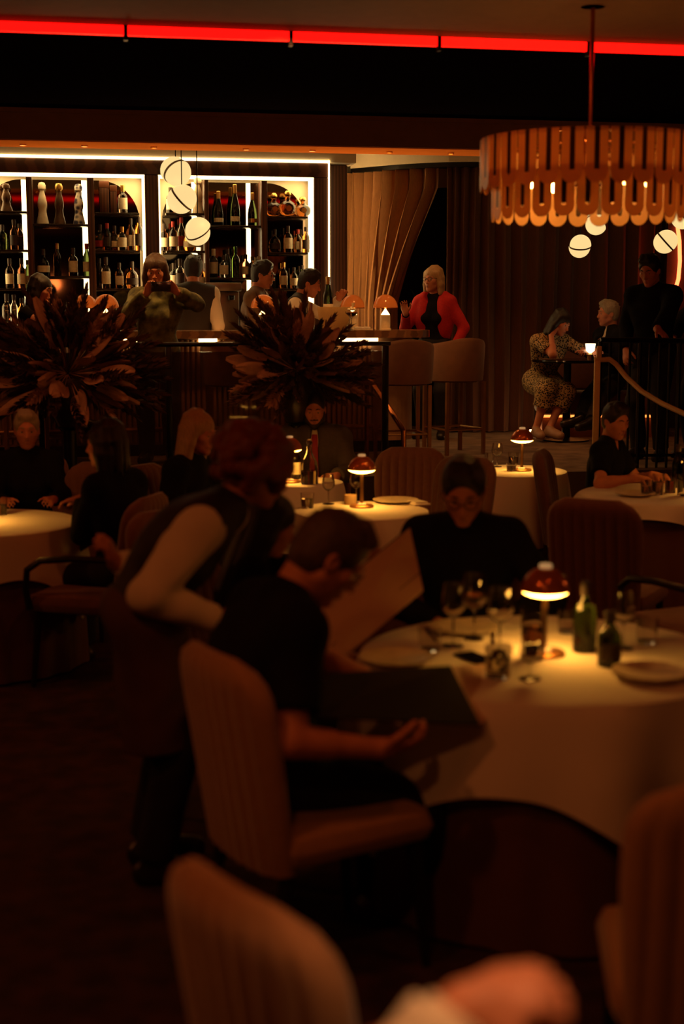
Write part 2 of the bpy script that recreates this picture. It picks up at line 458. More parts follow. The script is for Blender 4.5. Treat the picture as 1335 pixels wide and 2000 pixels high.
def person(label, head, depth, face, floor=0.0, seat=None, lean=0., curve=0., side=0., twist=0., hface=None, hpitch=0., hroll=0.,
           hands=None, feet=None, top=None, vest=None, apron=None, bottom=None, hair=('short', None), glasses=False, female=False, collar=None,
           vox=.010, cuffs=None, band=None, shoes=None, beard=None, wid=1.0, extra=None, s_lim=(.86, 1.14), seed=1, group=None, thigh=None):
    yaw = math.radians(face - 90); hf = face if hface is None else hface
    Rl = np.array(Matrix.Rotation(yaw, 3, 'Z')); Ri = Rl.T
    tgt = np.array(px(head[0], head[1], depth) if len(head) == 2 else head); ztgt = tgt[2] - floor
    def spine(s):
        P = np.array([0, 0, (.93 * s if seat is None else seat + .105 * s)])
        dr = lambda a, b: np.array([math.sin(math.radians(b)), math.sin(math.radians(a)) * math.cos(math.radians(b)), math.cos(math.radians(a)) * math.cos(math.radians(b))])
        d1 = dr(lean, side); d2 = dr(lean + curve, side)
        S1 = P + d1 * .26 * s; N = S1 + d2 * .24 * s
        Rh = rotm('Z', hf - face) @ rotm('X', -hpitch) @ rotm('Y', hroll)
        nd = nrm(d2 + Rh @ np.array([0, .15, .8]))
        hb = N + nd * .085 * s
        return P, S1, N, d1, d2, Rh, nd, hb, hb + Rh @ np.array([0, .028, .085]) * s
    s = 1.0
    for _ in range(3):
        hc = spine(s)[-1]; base = 0 if seat is None else seat
        s = s * (ztgt - base) / (hc[2] - base)
    s0 = s; s = min(max(s, s_lim[0]), s_lim[1])
    if abs(s0 - s) > .005: print('person size', label, round(s0, 3))
    P, S1, N, d1, d2, Rh, nd, hb, hc = spine(s)
    off = Rl @ hc; loc = np.array([tgt[0] - off[0], tgt[1] - off[1], floor])
    toL = lambda p: Ri @ (np.array(p, float) - loc)
    root = thing('person', label, 'person', tuple(loc), yaw, group)
    g_ = .93 if female else 1.0
    wq = wid * g_ * s
    Rt = rotm('Z', twist); rx = Rt @ np.array([math.cos(math.radians(side)), 0, -math.sin(math.radians(side))])
    fw = nrm(np.cross(d2, rx)); R2 = np.stack([rx, -np.cross(rx, d2) if False else nrm(np.cross(d2, rx)), d2], 1)
    R1 = np.stack([np.array([1, 0, 0]), nrm(np.cross(d1, [1, 0, 0])), d1], 1)
    torso = Sdf(); hips = Sdf()
    hips.ell(P + d1 * .01 * s, np.array([.168 * wq * (1.06 if female else 1), .118 * s, .115 * s]), R1, k=.05)
    torso.ell(P + d1 * .15 * s, np.array([.142 * wq, .104 * s, .15 * s]), R1, k=.05)
    torso.ell(S1 + d2 * .06 * s, np.array([.162 * wq, .112 * s, .165 * s]), R2, k=.05)
    SH = {}
    for g, k in ((1, 'R'), (-1, 'L')):
        SH[k] = N - d2 * .055 * s + rx * g * .168 * wq
        torso.cap(N - d2 * .01 * s, SH[k] + d2 * .005, .052 * s, .056 * s * g_, k=.035)
        torso.cap(SH[k] - d2 * .02, S1 + rx * g * .08 * wq, .06 * s, .08 * s, k=.04)
        if female: torso.ell(S1 + d2 * .02 * s + fw * .085 * s + rx * g * .065 * s, np.array([.055, .05, .055]) * s, R2, k=.03)
    neck = Sdf(); neck.cap(N - d2 * .03 * s, hb + Rh @ np.array([0, -.012, .035]) * s, .056 * s * g_, .050 * s * g_, k=.03)
    hd = head_solid(hc, Rh, s, female)
    arms = {}; handS = Sdf(); J = {}
    hands = hands or {}
    for g, k in ((1, 'R'), (-1, 'L')):
        h = hands.get(k, {})
        t = h.get('at')
        if t is None: t = SH[k] + np.array([g * .05, .06, -.50 * s])
        elif h.get('local'): t = np.array(t, float)
        else: t = toL(t)
        hint = np.array(h.get('elbow', (g * .5, -.6, -.6)), float)
        el, wr = two_bone(SH[k], t, .295 * s, .255 * s, hint)
        fd = nrm(wr - el); hdv = nrm(h.get('dir', fd)) if not h.get('wdir') else nrm(Ri @ np.array(h['wdir'], float))
        pn = np.array(h.get('palm', (-g * .5, 0, -.9)), float) if not h.get('wpalm') else Ri @ np.array(h['wpalm'], float)
        pn = nrm(pn - hdv * (pn @ hdv)); sd = nrm(np.cross(hdv, pn)) * g
        J[k] = (SH[k], el, wr, hdv, pn, sd)
        up = Sdf().cap(SH[k], el, .053 * s * g_, .041 * s * g_, k=.022); fo = Sdf().cap(el, wr, .042 * s * g_, .028 * s * g_, k=.016)
        fo.cap(el, el + (wr - el) * .4, .043 * s * g_, .038 * s * g_, k=.016)
        arms[k] = (up, fo)
        cu = h.get('curl', .35); hz = s * g_
        pc = wr + hdv * .05 * hz
        Rp = np.stack([sd, pn, hdv], 1)
        handS.ell(pc, np.array([.043, .017, .055]) * hz, Rp, k=.012)
        handS.cap(wr, wr + hdv * .03 * hz, .026 * hz, .025 * hz, k=.015)
        for i, (o, L) in enumerate(((.030, .072), (.010, .082), (-.010, .076), (-.029, .060))):
            b = wr + hdv * (.088 - abs(o) * .12) * hz + sd * o * hz; a = 0.25 + cu * .9; v = nrm(hdv + sd * o * 3)
            r = .0095
            for j, fr in enumerate((.46, .30, .24)):
                dv = nrm(v * math.cos(a) + pn * math.sin(a)) if j else nrm(v * math.cos(a * .6) + pn * math.sin(a * .6))
                e = b + dv * L * fr * hz
                handS.cap(b, e, r * hz, (r - .0010) * hz, k=.004); b = e; r -= .0010; a += cu * 1.0 + .1
        b = wr + hdv * .022 * hz + sd * .026 * hz
        for j, (dv, L) in enumerate(((nrm(sd * .8 + hdv * .75 + pn * .35), .042), (nrm(sd * .45 + hdv + pn * (.3 + cu * .6)), .034), (nrm(sd * .1 + hdv + pn * (.3 + cu)), .028))):
            e = b + dv * L * hz; handS.cap(b, e, (.0145, .0115, .0102)[j] * hz, (.0118, .0105, .009)[j] * hz, k=.006); b = e
    legs = {}; footS = Sdf(); shoeS = {}
    for i, (g, k) in enumerate(((1, 'R'), (-1, 'L'))):
        hp = P + np.array([g * .092 * s, 0, -.02 * s])
        if feet and feet.get(k) is not None: t = toL(feet[k])
        elif seat is None: t = np.array([g * .10 * s, 0.02, .085 * s])
        else: t = np.array([g * .12 * s, .40 * s + .04 * i, .085 * s if seat < .6 else seat - .38])
        kn, an = two_bone(hp, t, .43 * s, .42 * s, (g * .12, 1, .25 if seat else 0))
        legs[k] = (Sdf().cap(hp, kn, .085 * s * g_, .058 * s * g_, k=.03), Sdf().cap(kn, an, .058 * s * g_, .038 * s * g_, k=.02).cap(kn, kn + (an - kn) * .45, .056 * s * g_, .054 * s * g_, k=.02))
        fd = np.array([g * .18, 1, 0]); fd = fd / np.linalg.norm(fd)
        heel = an + np.array([0, 0, -.045 * s]) - fd * .03; toe = an + fd * .175 * s + np.array([0, 0, -.055 * s])
        f = Sdf().cap(heel, toe, .036 * s, .027 * s, k=.02).cap(an, an + fd * .08 * s + np.array([0, 0, -.035 * s]), .036 * s, .034 * s, k=.02).cap(an + fd * .1 - [0, 0, .045 * s], toe, .040 * s, .030 * s, k=.02)
        footS.join(f); shoeS[k] = f
    body = Sdf().join(torso, hips, neck, hd, arms['R'][0], arms['R'][1], arms['L'][0], arms['L'][1], legs['R'][0], legs['R'][1], legs['L'][0], legs['L'][1], footS, handS)
    body.obj('body', [SKIN(), LIP()], vox, root)
    if hair[0]:
        hair_solid(hc, Rh, s, hair[0], seed).obj('hair', hair[1], min(vox, .008), root)
    for g in (-1, 1):
        e = mkobj('eye', eye_mesh(), root, tuple(hc + Rh @ np.array([g * .031, .0775, .002]) * s)); e.rotation_euler = Matrix(Rh.tolist()).to_euler(); e.scale = (s, s, s)
        if vox <= .0105:
            P_ = lambda x, y, z: hc + Rh @ np.array([x, y, z]) * s
            mb = MB(); mb.tube([P_(g * .014, .0975, .028), P_(g * .03, .0945, .034), P_(g * .046, .083, .028)], [.003, .0042, .002], 6)
            mb.obj('eyebrow', hair[1] or M('brow', (.1, .06, .04), .8), root)
    if beard:
        b = Sdf()
        PP = lambda x, y, z: hc + Rh @ (np.array([x, y, z]) * s)
        for g in (-1, 1):
            b.cap(PP(g * .062, .012, -.02), PP(g * .052, .035, -.075), .018 * s, .022 * s, k=.02); b.cap(PP(g * .052, .035, -.075), PP(0, .076, -.108), .022 * s, .024 * s, k=.02)
            b.cap(PP(g * .026, .088, -.055), PP(0, .0985, -.050), .007 * s, .006 * s, k=.006)
        b.obj('beard', beard, .007, root)
    if top:
        st = top.get('sleeve', 'long'); o = top.get('off', .012)
        sh = torso.grown(o)
        if not top.get('tucked'): sh.join(hips.grown(o * .8))
        for k in 'RL':
            a, el, wr = J[k][:3]
            if st == 'long' or st == 'elbow':
                sh.cap(a, el, (.055 * s + o * top.get('puff', 1)) * g_, (.044 * s + o * top.get('puff', 1)) * g_, k=.022)
                e2 = el + (wr - el) * (.93 if st == 'long' else .25)
                sh.cap(el, e2, (.044 * s + o * top.get('puff', 1)) * g_, (.034 * s + o * .9 if st == 'long' else .044 * s + o) * g_, k=.012, flat=True)
            elif st == 'short':
                sh.cap(a, a + (el - a) * .72, (.057 * s + o) * g_, (.052 * s + o) * g_, k=.02, flat=True)
        if top.get('open'):
            sh.ell(N + fw * .125 * s - d2 * .05 * s, np.array([.030, .075, .19]) * s, R2, k=.01, sub=True)
            torso.grown(.010).obj('shirt', collar, vox, root)
        ns = top.get('neck', .0)
        if ns: sh.ell(N + d2 * .02 + fw * ns, np.array([.05, .06, .09]) * s, R2, k=.01, sub=True)
        sh.obj('top' if not top.get('name') else top['name'], top['mat'], vox, root, wrinkle=top.get('wr', .0025), seed=seed)
    if vest:
        v = torso.grown(.021).join(hips.grown(.016)); v.ell(N + fw * .12 + d2 * .0, np.array([.05, .07, .19]) * s, R2, k=.01, sub=True)
        for k in 'RL':
            g = 1 if k == 'R' else -1
            v.ell(SH[k] + rx * g * .070 * s, np.array([.050, .085, .085]) * s, R2, k=.012, sub=True)
        v.obj('vest', vest, vox, root)
    if collar:
        c_ = Sdf().cap(N - d2 * .005, N + nd * .048, .068 * s * g_, .060 * s * g_, k=.01, flat=True); c_.obj('collar', collar, min(vox, .008), root)
    if bottom:
        o = .014; b = hips.grown(o)
        if bottom.get('type') == 'skirt':
            for k in 'RL':
                l = legs[k][0].ops[0]; b.cap(l[1], l[2], .125 * s, .105 * s, k=.06)
                l2 = legs[k][1].ops[0]; b.cap(l2[1], l2[1] + (l2[2] - l2[1]) * .45, .105 * s, .10 * s, k=.06, flat=True)
        else:
            for k in 'RL': b.join(legs[k][0].grown(o + .004)); l = legs[k][1].ops[0]; b.cap(l[1], l[1] + (l[2] - l[1]) * .97, .065 * s + o, .052 * s + o, k=.02, flat=True)
        b.obj('skirt' if bottom.get('type') == 'skirt' else 'trousers', bottom['mat'], vox, root, wrinkle=.0025, seed=seed + 3)
    if apron:
        a = Sdf(); a.ell(P + d1 * .01 * s, np.array([.192 * wq, .148 * s, .10 * s]), R1, k=.05)
        bt = np.array([0, .02, .42 * s]); 
        for g in (-1, 1): a.cap(P + np.array([g * .085 * s, .02, -.02]), np.array([g * .10 * s, .04, .49 * s]), .115 * s, .118 * s, k=.08, flat=True)
        a.obj('apron', apron, vox, root, wrinkle=.003, seed=5)
    if shoes is not None:
        for k in 'RL': shoeS[k].grown(.008).obj('shoe', shoes, max(vox, .007), root)
    if cuffs:
        for k in cuffs[1]:
            a, el, wr = J[k][:3]; u = nrm(wr - el)
            Sdf().cap(wr - u * .055, wr - u * .005, .041 * s, .041 * s, k=.01, flat=True).obj('cuff', cuffs[0], .006, root)
    if band:
        for k in band[1]:
            a, el, wr = J[k][:3]; u = nrm(el - a); c0 = a + (el - a) * band[2]
            mb = MB(); q = nrm(np.cross(u, [0, 1, .3])); q2 = np.cross(u, q)
            mb.tube([tuple(c0 + (q * math.cos(t) + q2 * math.sin(t)) * .066 * s) for t in np.linspace(0, 2 * PI, 25)[:-1]], .0055, 6, True); mb.obj('arm_band', band[0], root)
    if glasses:
        mb = MB(); PP = lambda x, y, z: tuple(hc + Rh @ (np.array([x, y, z]) * s))
        for g in (-1, 1):
            mb.tube([PP(g * .033 + .024 * math.cos(t), .107 - .35 * abs(.024 * math.cos(t) + .009) * (1 if g * math.cos(t) > 0 else .2), .003 + .019 * math.sin(t)) for t in np.linspace(0, 2 * PI, 19)[:-1]], .0022, 6, True)
            mb.tube([PP(g * .057, .096, .008), PP(g * .079, .05, .010), PP(g * .082, -.005, .008), PP(g * .080, -.02, -.008)], .002, 6)
        mb.tube([PP(-.010, .108, .006), PP(0, .111, .009), PP(.010, .108, .006)], .002, 6)
        mb.obj('glasses', M('black_frame', (.012, .01, .01), .25), root)
    return root, dict(loc=loc, R=Rl, J=J, hc=hc, Rh=Rh, s=s, P=P, N=N, W=lambda p: loc + Rl @ np.array(p, float), legs=legs)
# ------------------------------------------------------------------ the room
def sx(x, n, y=450): return bp(x, y, n)[0]
def zy(x, y, n): return bp(x, y, n)[1]
class BB(MB):
    """boxes given in the frame of the bar wall: along the wall, out of it, up"""
    def b(s, s0, s1, n0, n1, z0, z1, bev=0.0): return s.box(s0, s1, -n1, -n0, z0, z1, bev)

m_carpet = M('carpet', (.065, .023, .017), .95, var=.55, vscale=9, bump=.6, bscale=180, col2=(.026, .010, .009))
m_carpet_up = M('carpet_raised', (.20, .13, .085), .95, var=.5, vscale=5, bump=.5, bscale=150, col2=(.10, .06, .04))
m_plaster = M('cream_plaster', (.72, .60, .42), .7, var=.05)
m_ceil = M('brown_ceiling', (.16, .085, .045), .7, var=.1)
m_black = M('black_gloss', (.006, .004, .004), .3, var=.2, spec=0.0)
m_tabletop = M('black_table_gloss', (.006, .004, .004), .12, var=.2, spec=.4)
m_soffit = M('soffit_orange', (.78, .25, .045), .9, var=.06, spec=0)  # orange base colour for the underside of the beam only
m_beam = M('beam_paint', (.26, .19, .11), .9, spec=.1, var=.08)
m_wood = M('dark_walnut', (.105, .036, .016), .38, var=.5, vscale=5, stretch=(2, 2, .35), kind='wave', bump=.05, bscale=40)
m_woodh = M('dark_walnut_rail', (.105, .036, .016), .38, var=.5, vscale=5, stretch=(.35, 2, 2), kind='wave')
m_dark = M('dark_brown', (.045, .020, .012), .6)
m_mirror = M('smoked_mirror', (.15, .11, .08), .04, metal=1.0, var=.05)
m_led = M('led_white', (1, .9, .7), .5, emit=(1.0, .72, .33), estr=5)
m_led_soft = M('led_soft', (1, .9, .7), .5, emit=(1.0, .66, .27), estr=6)
m_red = M('led_red', (1, .1, .05), .5, emit=(1.0, .003, .002), estr=2.4)
m_brass = M('brass', (.65, .36, .13), .28, metal=1.0, var=.12)
m_copper = M('copper', (.62, .22, .08), .22, metal=1.0, var=.1)
m_bmetal = M('black_metal', (.012, .010, .009), .35, metal=.6)
m_shelf = M('shelf_black', (.02, .012, .008), .2)
m_marble = M('bar_top_wood', (.23, .105, .045), .25, var=.4, vscale=6, kind='wave', stretch=(.4, 2, 2), coat=.3)

NB = 2.65
zb_top = zy(0, 209, NB); zb_bot = zy(0, 271, NB)
ZC = zb_top
pr = pz(667, 53, ZC); NR = (pr - OV).dot(NV)
# floors
s1 = (Vector((.30, 11.0, 0)) - OV).dot(EV); s2 = s1 + .62
NE = 3.63
struct('floor', BB().b(-8, 8, -4.5, 18, -.1, 0), m_carpet, bar=True)
struct('floor', BB().b(-8, s1, -4.5, NE, .001, PF).b(s2, 8, -4.5, NE, .001, PF).b(s1, s2, -4.5, 2.75, .001, PF), m_carpet_up, bar=True)
st = thing('staircase', 'short carpeted stair with brass nosings let into the raised bar floor', 'stairs', OV, TH)
for i in range(3):
    n0 = 2.75 + .293 * i; z = PF - .15 * (i + 1)
    BB().b(s1 + .001, s2 - .001, n0, n0 + .293, .002, z).obj('step', m_carpet_up, st, smooth=False)
    BB().b(s1 + .001, s2 - .001, n0 + .262, n0 + .296, z, z + .008).obj('nosing', m_brass, st, smooth=False)
BB().b(s1 + .001, s2 - .001, 2.72, 2.753, PF, PF + .008).obj('nosing', m_brass, st, smooth=False)
struct('trim_1', BB().b(-8, s1, NE, NE + .02, .001, PF + .012).b(s2, 8, NE, NE + .02, .001, PF + .012), m_dark, bar=True)
# ceilings, beam
struct('ceiling', BB().b(-8, 8, NB - .02, NR, ZC, ZC + .1), m_black, bar=True)
struct('ceiling', BB().b(-8, 8, NR + .002, 18, ZC - .03, ZC + .1), m_ceil, bar=True)
struct('ceiling', BB().b(-8, 8, -4.5, NB - .49, ZC + .08, ZC + .18), m_plaster, bar=True)
struct('beam', BB().b(-8, 8, NB - .48, NB, zb_bot, ZC + .1).b(-8, 8, NB, NB + .03, ZC - .035, ZC - .002), m_beam, bar=True)
struct('trim_4', BB().b(-8, 8, NB - .478, NB - .012, zb_bot - .008, zb_bot - .0005), m_soffit, bar=True)
# walls
s_end = sx(695, .36, 305)
struct('wall_back', BB().b(-8, s_end - .30, -.12, .0, .001, ZC + .08).b(-8, s_end, .0, .36, zy(300, 311, .36), ZC + .08), m_plaster, bar=True)
struct('wall_rear', BB().b(-8, 8, -4.6, -4.5, 0, ZC + .2), m_dark, bar=True)
struct('wall_left', BB().b(-8.1, -8, -4.6, 18, 0, ZC + .2), m_dark, bar=True)
struct('wall_right', BB().b(8, 8.1, -4.6, 18, 0, ZC + .2), m_dark, bar=True)
struct('wall_front', BB().b(-8, 8, 18, 18.1, 0, ZC + .2), m_dark, bar=True)
# soffit downlights: small lit discs under the beam, and their light
for k, x in enumerate((45, 165, 300, 480, 610, 760, 880)):
    s_ = sx(x, NB - .26, 283)
    t = thing('downlight', 'tiny round recessed downlight in the orange soffit, %s from the left' % ('first second third fourth fifth sixth seventh'.split()[k]), 'light', B(s_, NB - .26, zb_bot - .009), TH, 'recessed soffit downlights')
    MB().lathe([(.018, -.010), (.026, -.010), (.026, 0), (.018, 0)], 20, cap0=False, cap1=False).obj('rim', m_brass, t)
    MB().lathe([(.0001, -.004), (.018, -.004)], 20, cap0=False).obj('lens', M('downlight_lens', (1, .8, .5), emit=(1, .5, .15), estr=3.0), t)
    if k in (1, 3, 5):
        p = B(s_, NB - .26, zb_bot - .045); lamp('SPOT', p, 40, BARC, .04, p + Vector((0, 0, -1)), 110)

# red light line along the edge of the black ceiling
t = thing('red_light_line', 'glowing red light line along the edge of the black ceiling', 'light', B(0, NR, ZC - .03), TH)
cuts = [-260] + [245, 568, 858, 1150] + [1600]
for i in range(5):
    a = sx(cuts[i], NR, 50) + .010; b = sx(cuts[i + 1], NR, 50) - .010
    MB().box(a, b, 0, .03, -.050, -.001).obj('light_segment', m_red, t, smooth=False)
for x in cuts[1:5]:
    a = sx(x, NR, 50); MB().box(a - .010, a + .010, -.006, .036, -.075, -.001).obj('bracket', m_bmetal, t, smooth=False)

# ------------------------------------------------------------------ back bar
FN = .36
zH0 = zy(285, 341, FN); zH1 = zy(285, 312, FN); ZB = 1.45
bays = [(-48, 284), (311, 613)]
u = thing('back_bar', 'dark walnut back bar with two lit arched bays of shelves', 'bar shelving', OV, TH)
BB().b(sx(-75, FN), sx(641, FN), .02, FN, zH0, zH1, .008).obj('header', m_woodh, u)
for x0, x1 in ((-75, -48), (284, 311), (613, 641)):
    BB().b(sx(x0, FN), sx(x1, FN), .02, FN, ZB, zH0 - .002, .008).obj('upright', m_wood, u)
BB().b(sx(-75, FN), sx(676, FN), .02, .55, PF, ZB - .03).obj('base_cabinet', m_wood, u, smooth=False)
BB().b(sx(-75, FN), sx(660, FN), .02, .60, ZB - .03, ZB, .01).obj('back_counter', m_marble, u)
BB().b(sx(646, FN), sx(684, FN), .02, .20, ZB, zH1, .01).obj('end_panel', m_wood, u)
# outer light line
BB().b(sx(-75, FN), sx(642, FN), FN - .02, FN + .012, zH1 + .002, zH1 + .024).obj('light_line', m_led, u, smooth=False)
BB().b(sx(641, FN), sx(643.5, FN), FN - .02, FN + .012, ZB, zH1 + .024).obj('light_line', m_led, u, smooth=False)
POSTS = [[(53, 65), (172, 185)], [(400, 408), (511, 522)]]
STRIPS = [[(44, 55), (161, 172)], [(375, 385), (481, 489)]]
SHELF = [[(413, 488, 563, 637), (437, 539), (414, 488, 563)], [(417, 490, 566), (440, 542), (421, 492, 563)]]
SH_Z = {}
for bi, (x0, x1) in enumerate(bays):
    a, b = sx(x0, FN), sx(x1, FN)
    BB().b(a + .004, b - .004, .002, .012, ZB, zH0).obj('cream_back_panel', m_plaster, u, smooth=False)
    BB().b(a, b, .10, FN - .02, zH0 - .012, zH0).obj('light_reveal', m_led_soft, u, smooth=False)
    BB().b(b - .014, b - .002, .10, FN - .02, ZB, zH0 - .012).obj('light_reveal', m_led_soft, u, smooth=False)
    BB().b(a + .002, a + .014, .10, FN - .02, ZB, zH0 - .012).obj('light_reveal', m_led_soft, u, smooth=False)
    # mirror with two round upper corners
    ml, mr, mt, r = a + .045, b - .040, zH0 - .035, .37
    poly = [(ml, ZB)] + [(ml + r - r * math.cos(t_), mt - r + r * math.sin(t_)) for t_ in np.linspace(0, PI / 2, 14)] + \
           [(mr - r + r * math.sin(t_), mt - r + r * math.cos(t_)) for t_ in np.linspace(0, PI / 2, 14)] + [(mr, ZB)]
    MB().prism(poly, -.065, -.05).obj('mirror', m_mirror, u, smooth=False)
    for p0, p1 in POSTS[bi]:
        BB().b(sx(p0, FN - .02), sx(p1, FN - .02), .066, FN - .02, ZB, zH0 - .035, .004).obj('post', m_wood, u)
    for p0, p1 in STRIPS[bi]:
        BB().b(sx(p0, .08), sx(p1, .08), .066, .085, ZB, zH0 - .04).obj('light_strip', m_led, u, smooth=False)
    edges = [ml + .02, sx(POSTS[bi][0][0], FN - .02), sx(POSTS[bi][0][1], FN - .02), sx(POSTS[bi][1][0], FN - .02), sx(POSTS[bi][1][1], FN - .02), mr - .01]
    for ci in range(3):
        e0, e1 = edges[2 * ci], edges[2 * ci + 1]
        for li, y in enumerate(SHELF[bi][ci]):
            z = zy((x0 + x1) / 2, y, .31); SH_Z[(bi, ci, li)] = z
            BB().b(e0 + .001, e1 - .001, .068, .31, z - .022, z, .004).obj('shelf', m_shelf, u)

# ------------------------------------------------------------------ bar counter
ZT = 1.66; CN0, CN1 = 1.30, 1.95
ce = sx(835, 1.6, 648)
ct = thing('bar_counter', 'long wooden bar counter with rounded end and lit ribbed front', 'bar', OV, TH)
def counter(n0, n1, z0, z1, s0, se):
    r = (n1 - n0) / 2; nm = (n0 + n1) / 2
    out = [(s0, -n1), (se - r, -n1)] + [(se - r + r * math.sin(t), -nm - r * math.cos(t)) for t in np.linspace(.15, PI - .15, 16)] + [(se - r, -n0), (s0, -n0)]
    mb = MB(); n = len(out)
    mb.loft([[(x, y, z0) for x, y in out], [(x, y, z1 - .008) for x, y in out], [(x + (.006 if i == 0 else 0), y * 1.0, z1) for i, (x, y) in enumerate(out)]], True, True)
    return mb
counter(CN0, CN1, ZT - .062, ZT, sx(-90, 1.9, 645), ce).obj('counter_top', m_marble, ct, smooth=False)
counter(CN0 + .06, CN1 - .16, PF + .1, ZT - .066, sx(-85, 1.9, 645), ce - .14).obj('carcass', M('bar_front', (.30, .15, .07), .5), ct, smooth=False)
counter(CN0 + .10, CN1 - .20, PF + .001, PF + .1, sx(-85, 1.9, 645), ce - .20).obj('plinth', m_bmetal, ct, smooth=False)
rb = MB(); s_ = sx(-80, 1.9, 645)
while s_ < ce - .50:
    rb.box(s_, s_ + .028, -(CN1 - .135), -(CN1 - .161), PF + .12, ZT - .075, .008); s_ += .045
o = rb.obj('ribbing', M('bar_ribs', (.42, .22, .10), .45), ct); o['kind'] = 'stuff'
for x0, x1 in ((240, 268), (388, 424), (632, 738)):
    BB().b(sx(x0, CN1 - .1, 662), sx(x1, CN1 - .1, 662), CN1 - .13, CN1 - .10, ZT - .105, ZT - .064).obj('under_light', m_led_soft, ct, smooth=False)
BB().b(sx(-60, 1.2, 645), ce - .5, CN0 - .05, CN0 + .02, 1.47, 1.49).obj('fill_strip', M('fill_led', (1, .8, .5), emit=(1, .40, .10), estr=3.2), ct, smooth=False)  # added strip out of view, lifts light onto the bartenders and soffit
BB().b(sx(-80, 1.9, 645), ce - .5, 1.93, 1.97, PF + .22, PF + .26, .015).obj('foot_rail', m_brass, ct)

# ------------------------------------------------------------------ platform railing (left of the stair)
rl = thing('railing', 'black railing with smoked panels in front of the bar', 'railing', OV, TH)
NRL = NE - .06; ZR = zy(450, 668, NRL)
BB().b(-2.9, s1 - .01, NRL - .03, NRL + .03, ZR - .032, ZR, .010).obj('top_rail', m_bmetal, rl)
m_smoke = M('smoked_panel', (.30, .20, .14), .04, trans=.9, ior=1.2, var=.05)
ps = [-2.86, -1.95, -1.05, -.35, s1 - .045]
for p in ps: BB().b(p - .02, p + .02, NRL - .02, NRL + .02, PF, ZR - .033, .004).obj('post', m_bmetal, rl)
for i in range(4): BB().b(ps[i] + .025, ps[i + 1] - .025, NRL - .006, NRL + .006, PF + .05, ZR - .07).obj('glass_panel', m_smoke, rl, smooth=False)
hr = thing('handrail', 'copper stair handrail sloping down beside the railing', 'handrail', (0, 0, 0))
pts = [px(716, 732, 11.2), px(740, 768, 10.95), px(786, 838, 10.45)]
MB().tube(pts + [px(788, 846, 10.43)], .021, 10).obj('rail', m_copper, hr)
MB().tube([px(788, 840, 10.43), Vector((px(788, 840, 10.43).x, 10.43, .155))], .020, 10).obj('post', m_copper, hr)
MB().tube([pts[0], Vector((pts[0].x, 11.2, PF))], .018, 8).obj('post', m_copper, hr)

# right balustrade
bl = thing('balustrade', 'black balustrade of close upright bars at right', 'railing', (0, 0, 0))
D1 = 11.15
A = px(1172, 664, D1); C_ = px(1480, 667, D1 + .15)
MB().tube([A, C_], .022, 8).obj('top_rail', m_bmetal, bl)
MB().tube([(A.x, A.y, PF + .1), (C_.x, C_.y, PF + .1)], .014, 6).obj('bottom_rail', m_bmetal, bl)
for i in range(17):
    q = A.lerp(C_, i / 16.0); MB().tube([(q.x, q.y, PF), (q.x, q.y, q.z - .01)], .011 if i % 4 else .018, 6).obj('baluster', m_bmetal, bl)
m_gold = M('gold_paint', (.80, .52, .24), .4, metal=.1, var=.1)
gh = thing('handrail', 'brass handrail curving down to the right from an upright post', 'handrail', (0, 0, 0))
Dn = 11.0
q = px(1166, 700, Dn)
MB().box(q.x - .022, q.x + .022, q.y - .022, q.y + .022, PF, px(1166, 704, Dn).z, .004).obj('post', m_gold, gh)
MB().box(q.x - .006, q.x + .03, q.y - .015, q.y + .015, px(1166, 701, Dn).z, px(1166, 676, Dn).z, .004).obj('finial', m_gold, gh)
path = [px(1160, 703, Dn), px(1190, 702, Dn), px(1203, 712, 10.95), px(1222, 736, 10.85), px(1252, 764, 10.7), px(1292, 788, 10.5), px(1335, 808, 10.3), px(1400, 838, 10.0)]
MB().tube(path, .020, 8).obj('rail', m_gold, gh)
e = path[-1]; MB().tube([e, (e.x, e.y, .0)], .018, 8).obj('post', m_gold, gh)

# ------------------------------------------------------------------ curtains and the curved bulkhead above them
m_velvet = M('velvet_lit', (.30, .125, .036), .8, var=.18, vscale=30, sheen=.15, stretch=(3, 3, .6))  # lit copy: amber of the light worked into the velvet's colour
m_velvet2 = M('velvet_shaded', (.16, .060, .026), .8, var=.18, vscale=30, sheen=.15, stretch=(3, 3, .6))  # darker copy of the same velvet for the curtain away from the light
ZK = 3.24
track = [px(678, 340, 15.15), px(720, 340, 14.95), px(780, 340, 14.68), px(850, 340, 14.48), px(900, 340, 14.42), px(1000, 340, 14.45), px(1120, 340, 14.6), px(1240, 340, 14.9), px(1330, 340, 15.3)]
track = [Vector((p.x, p.y, 0)) for p in track]
def tpos(f):
    f = min(max(f, 0), .9999) * (len(track) - 1); i = int(f); t = f - i
    P = lambda k: track[min(max(k, 0), len(track) - 1)]
    a, b, c, d = P(i - 1), P(i), P(i + 1), P(i + 2)
    return .5 * ((2 * b) + (c - a) * t + (2 * a - 5 * b + 4 * c - d) * t * t + (3 * b - a - 3 * c + d) * t ** 3)
def tf(x):
    """track fraction under picture column x"""
    lo, hi = 0., 1.
    for _ in range(40):
        m = (lo + hi) / 2; p = tpos(m)
        if 667.5 + F_PX * p.x / (p.y * math.cos(PITCH) + (CAM_Z - 2.6) * math.sin(PITCH)) < x: lo = m
        else: hi = m
    return lo
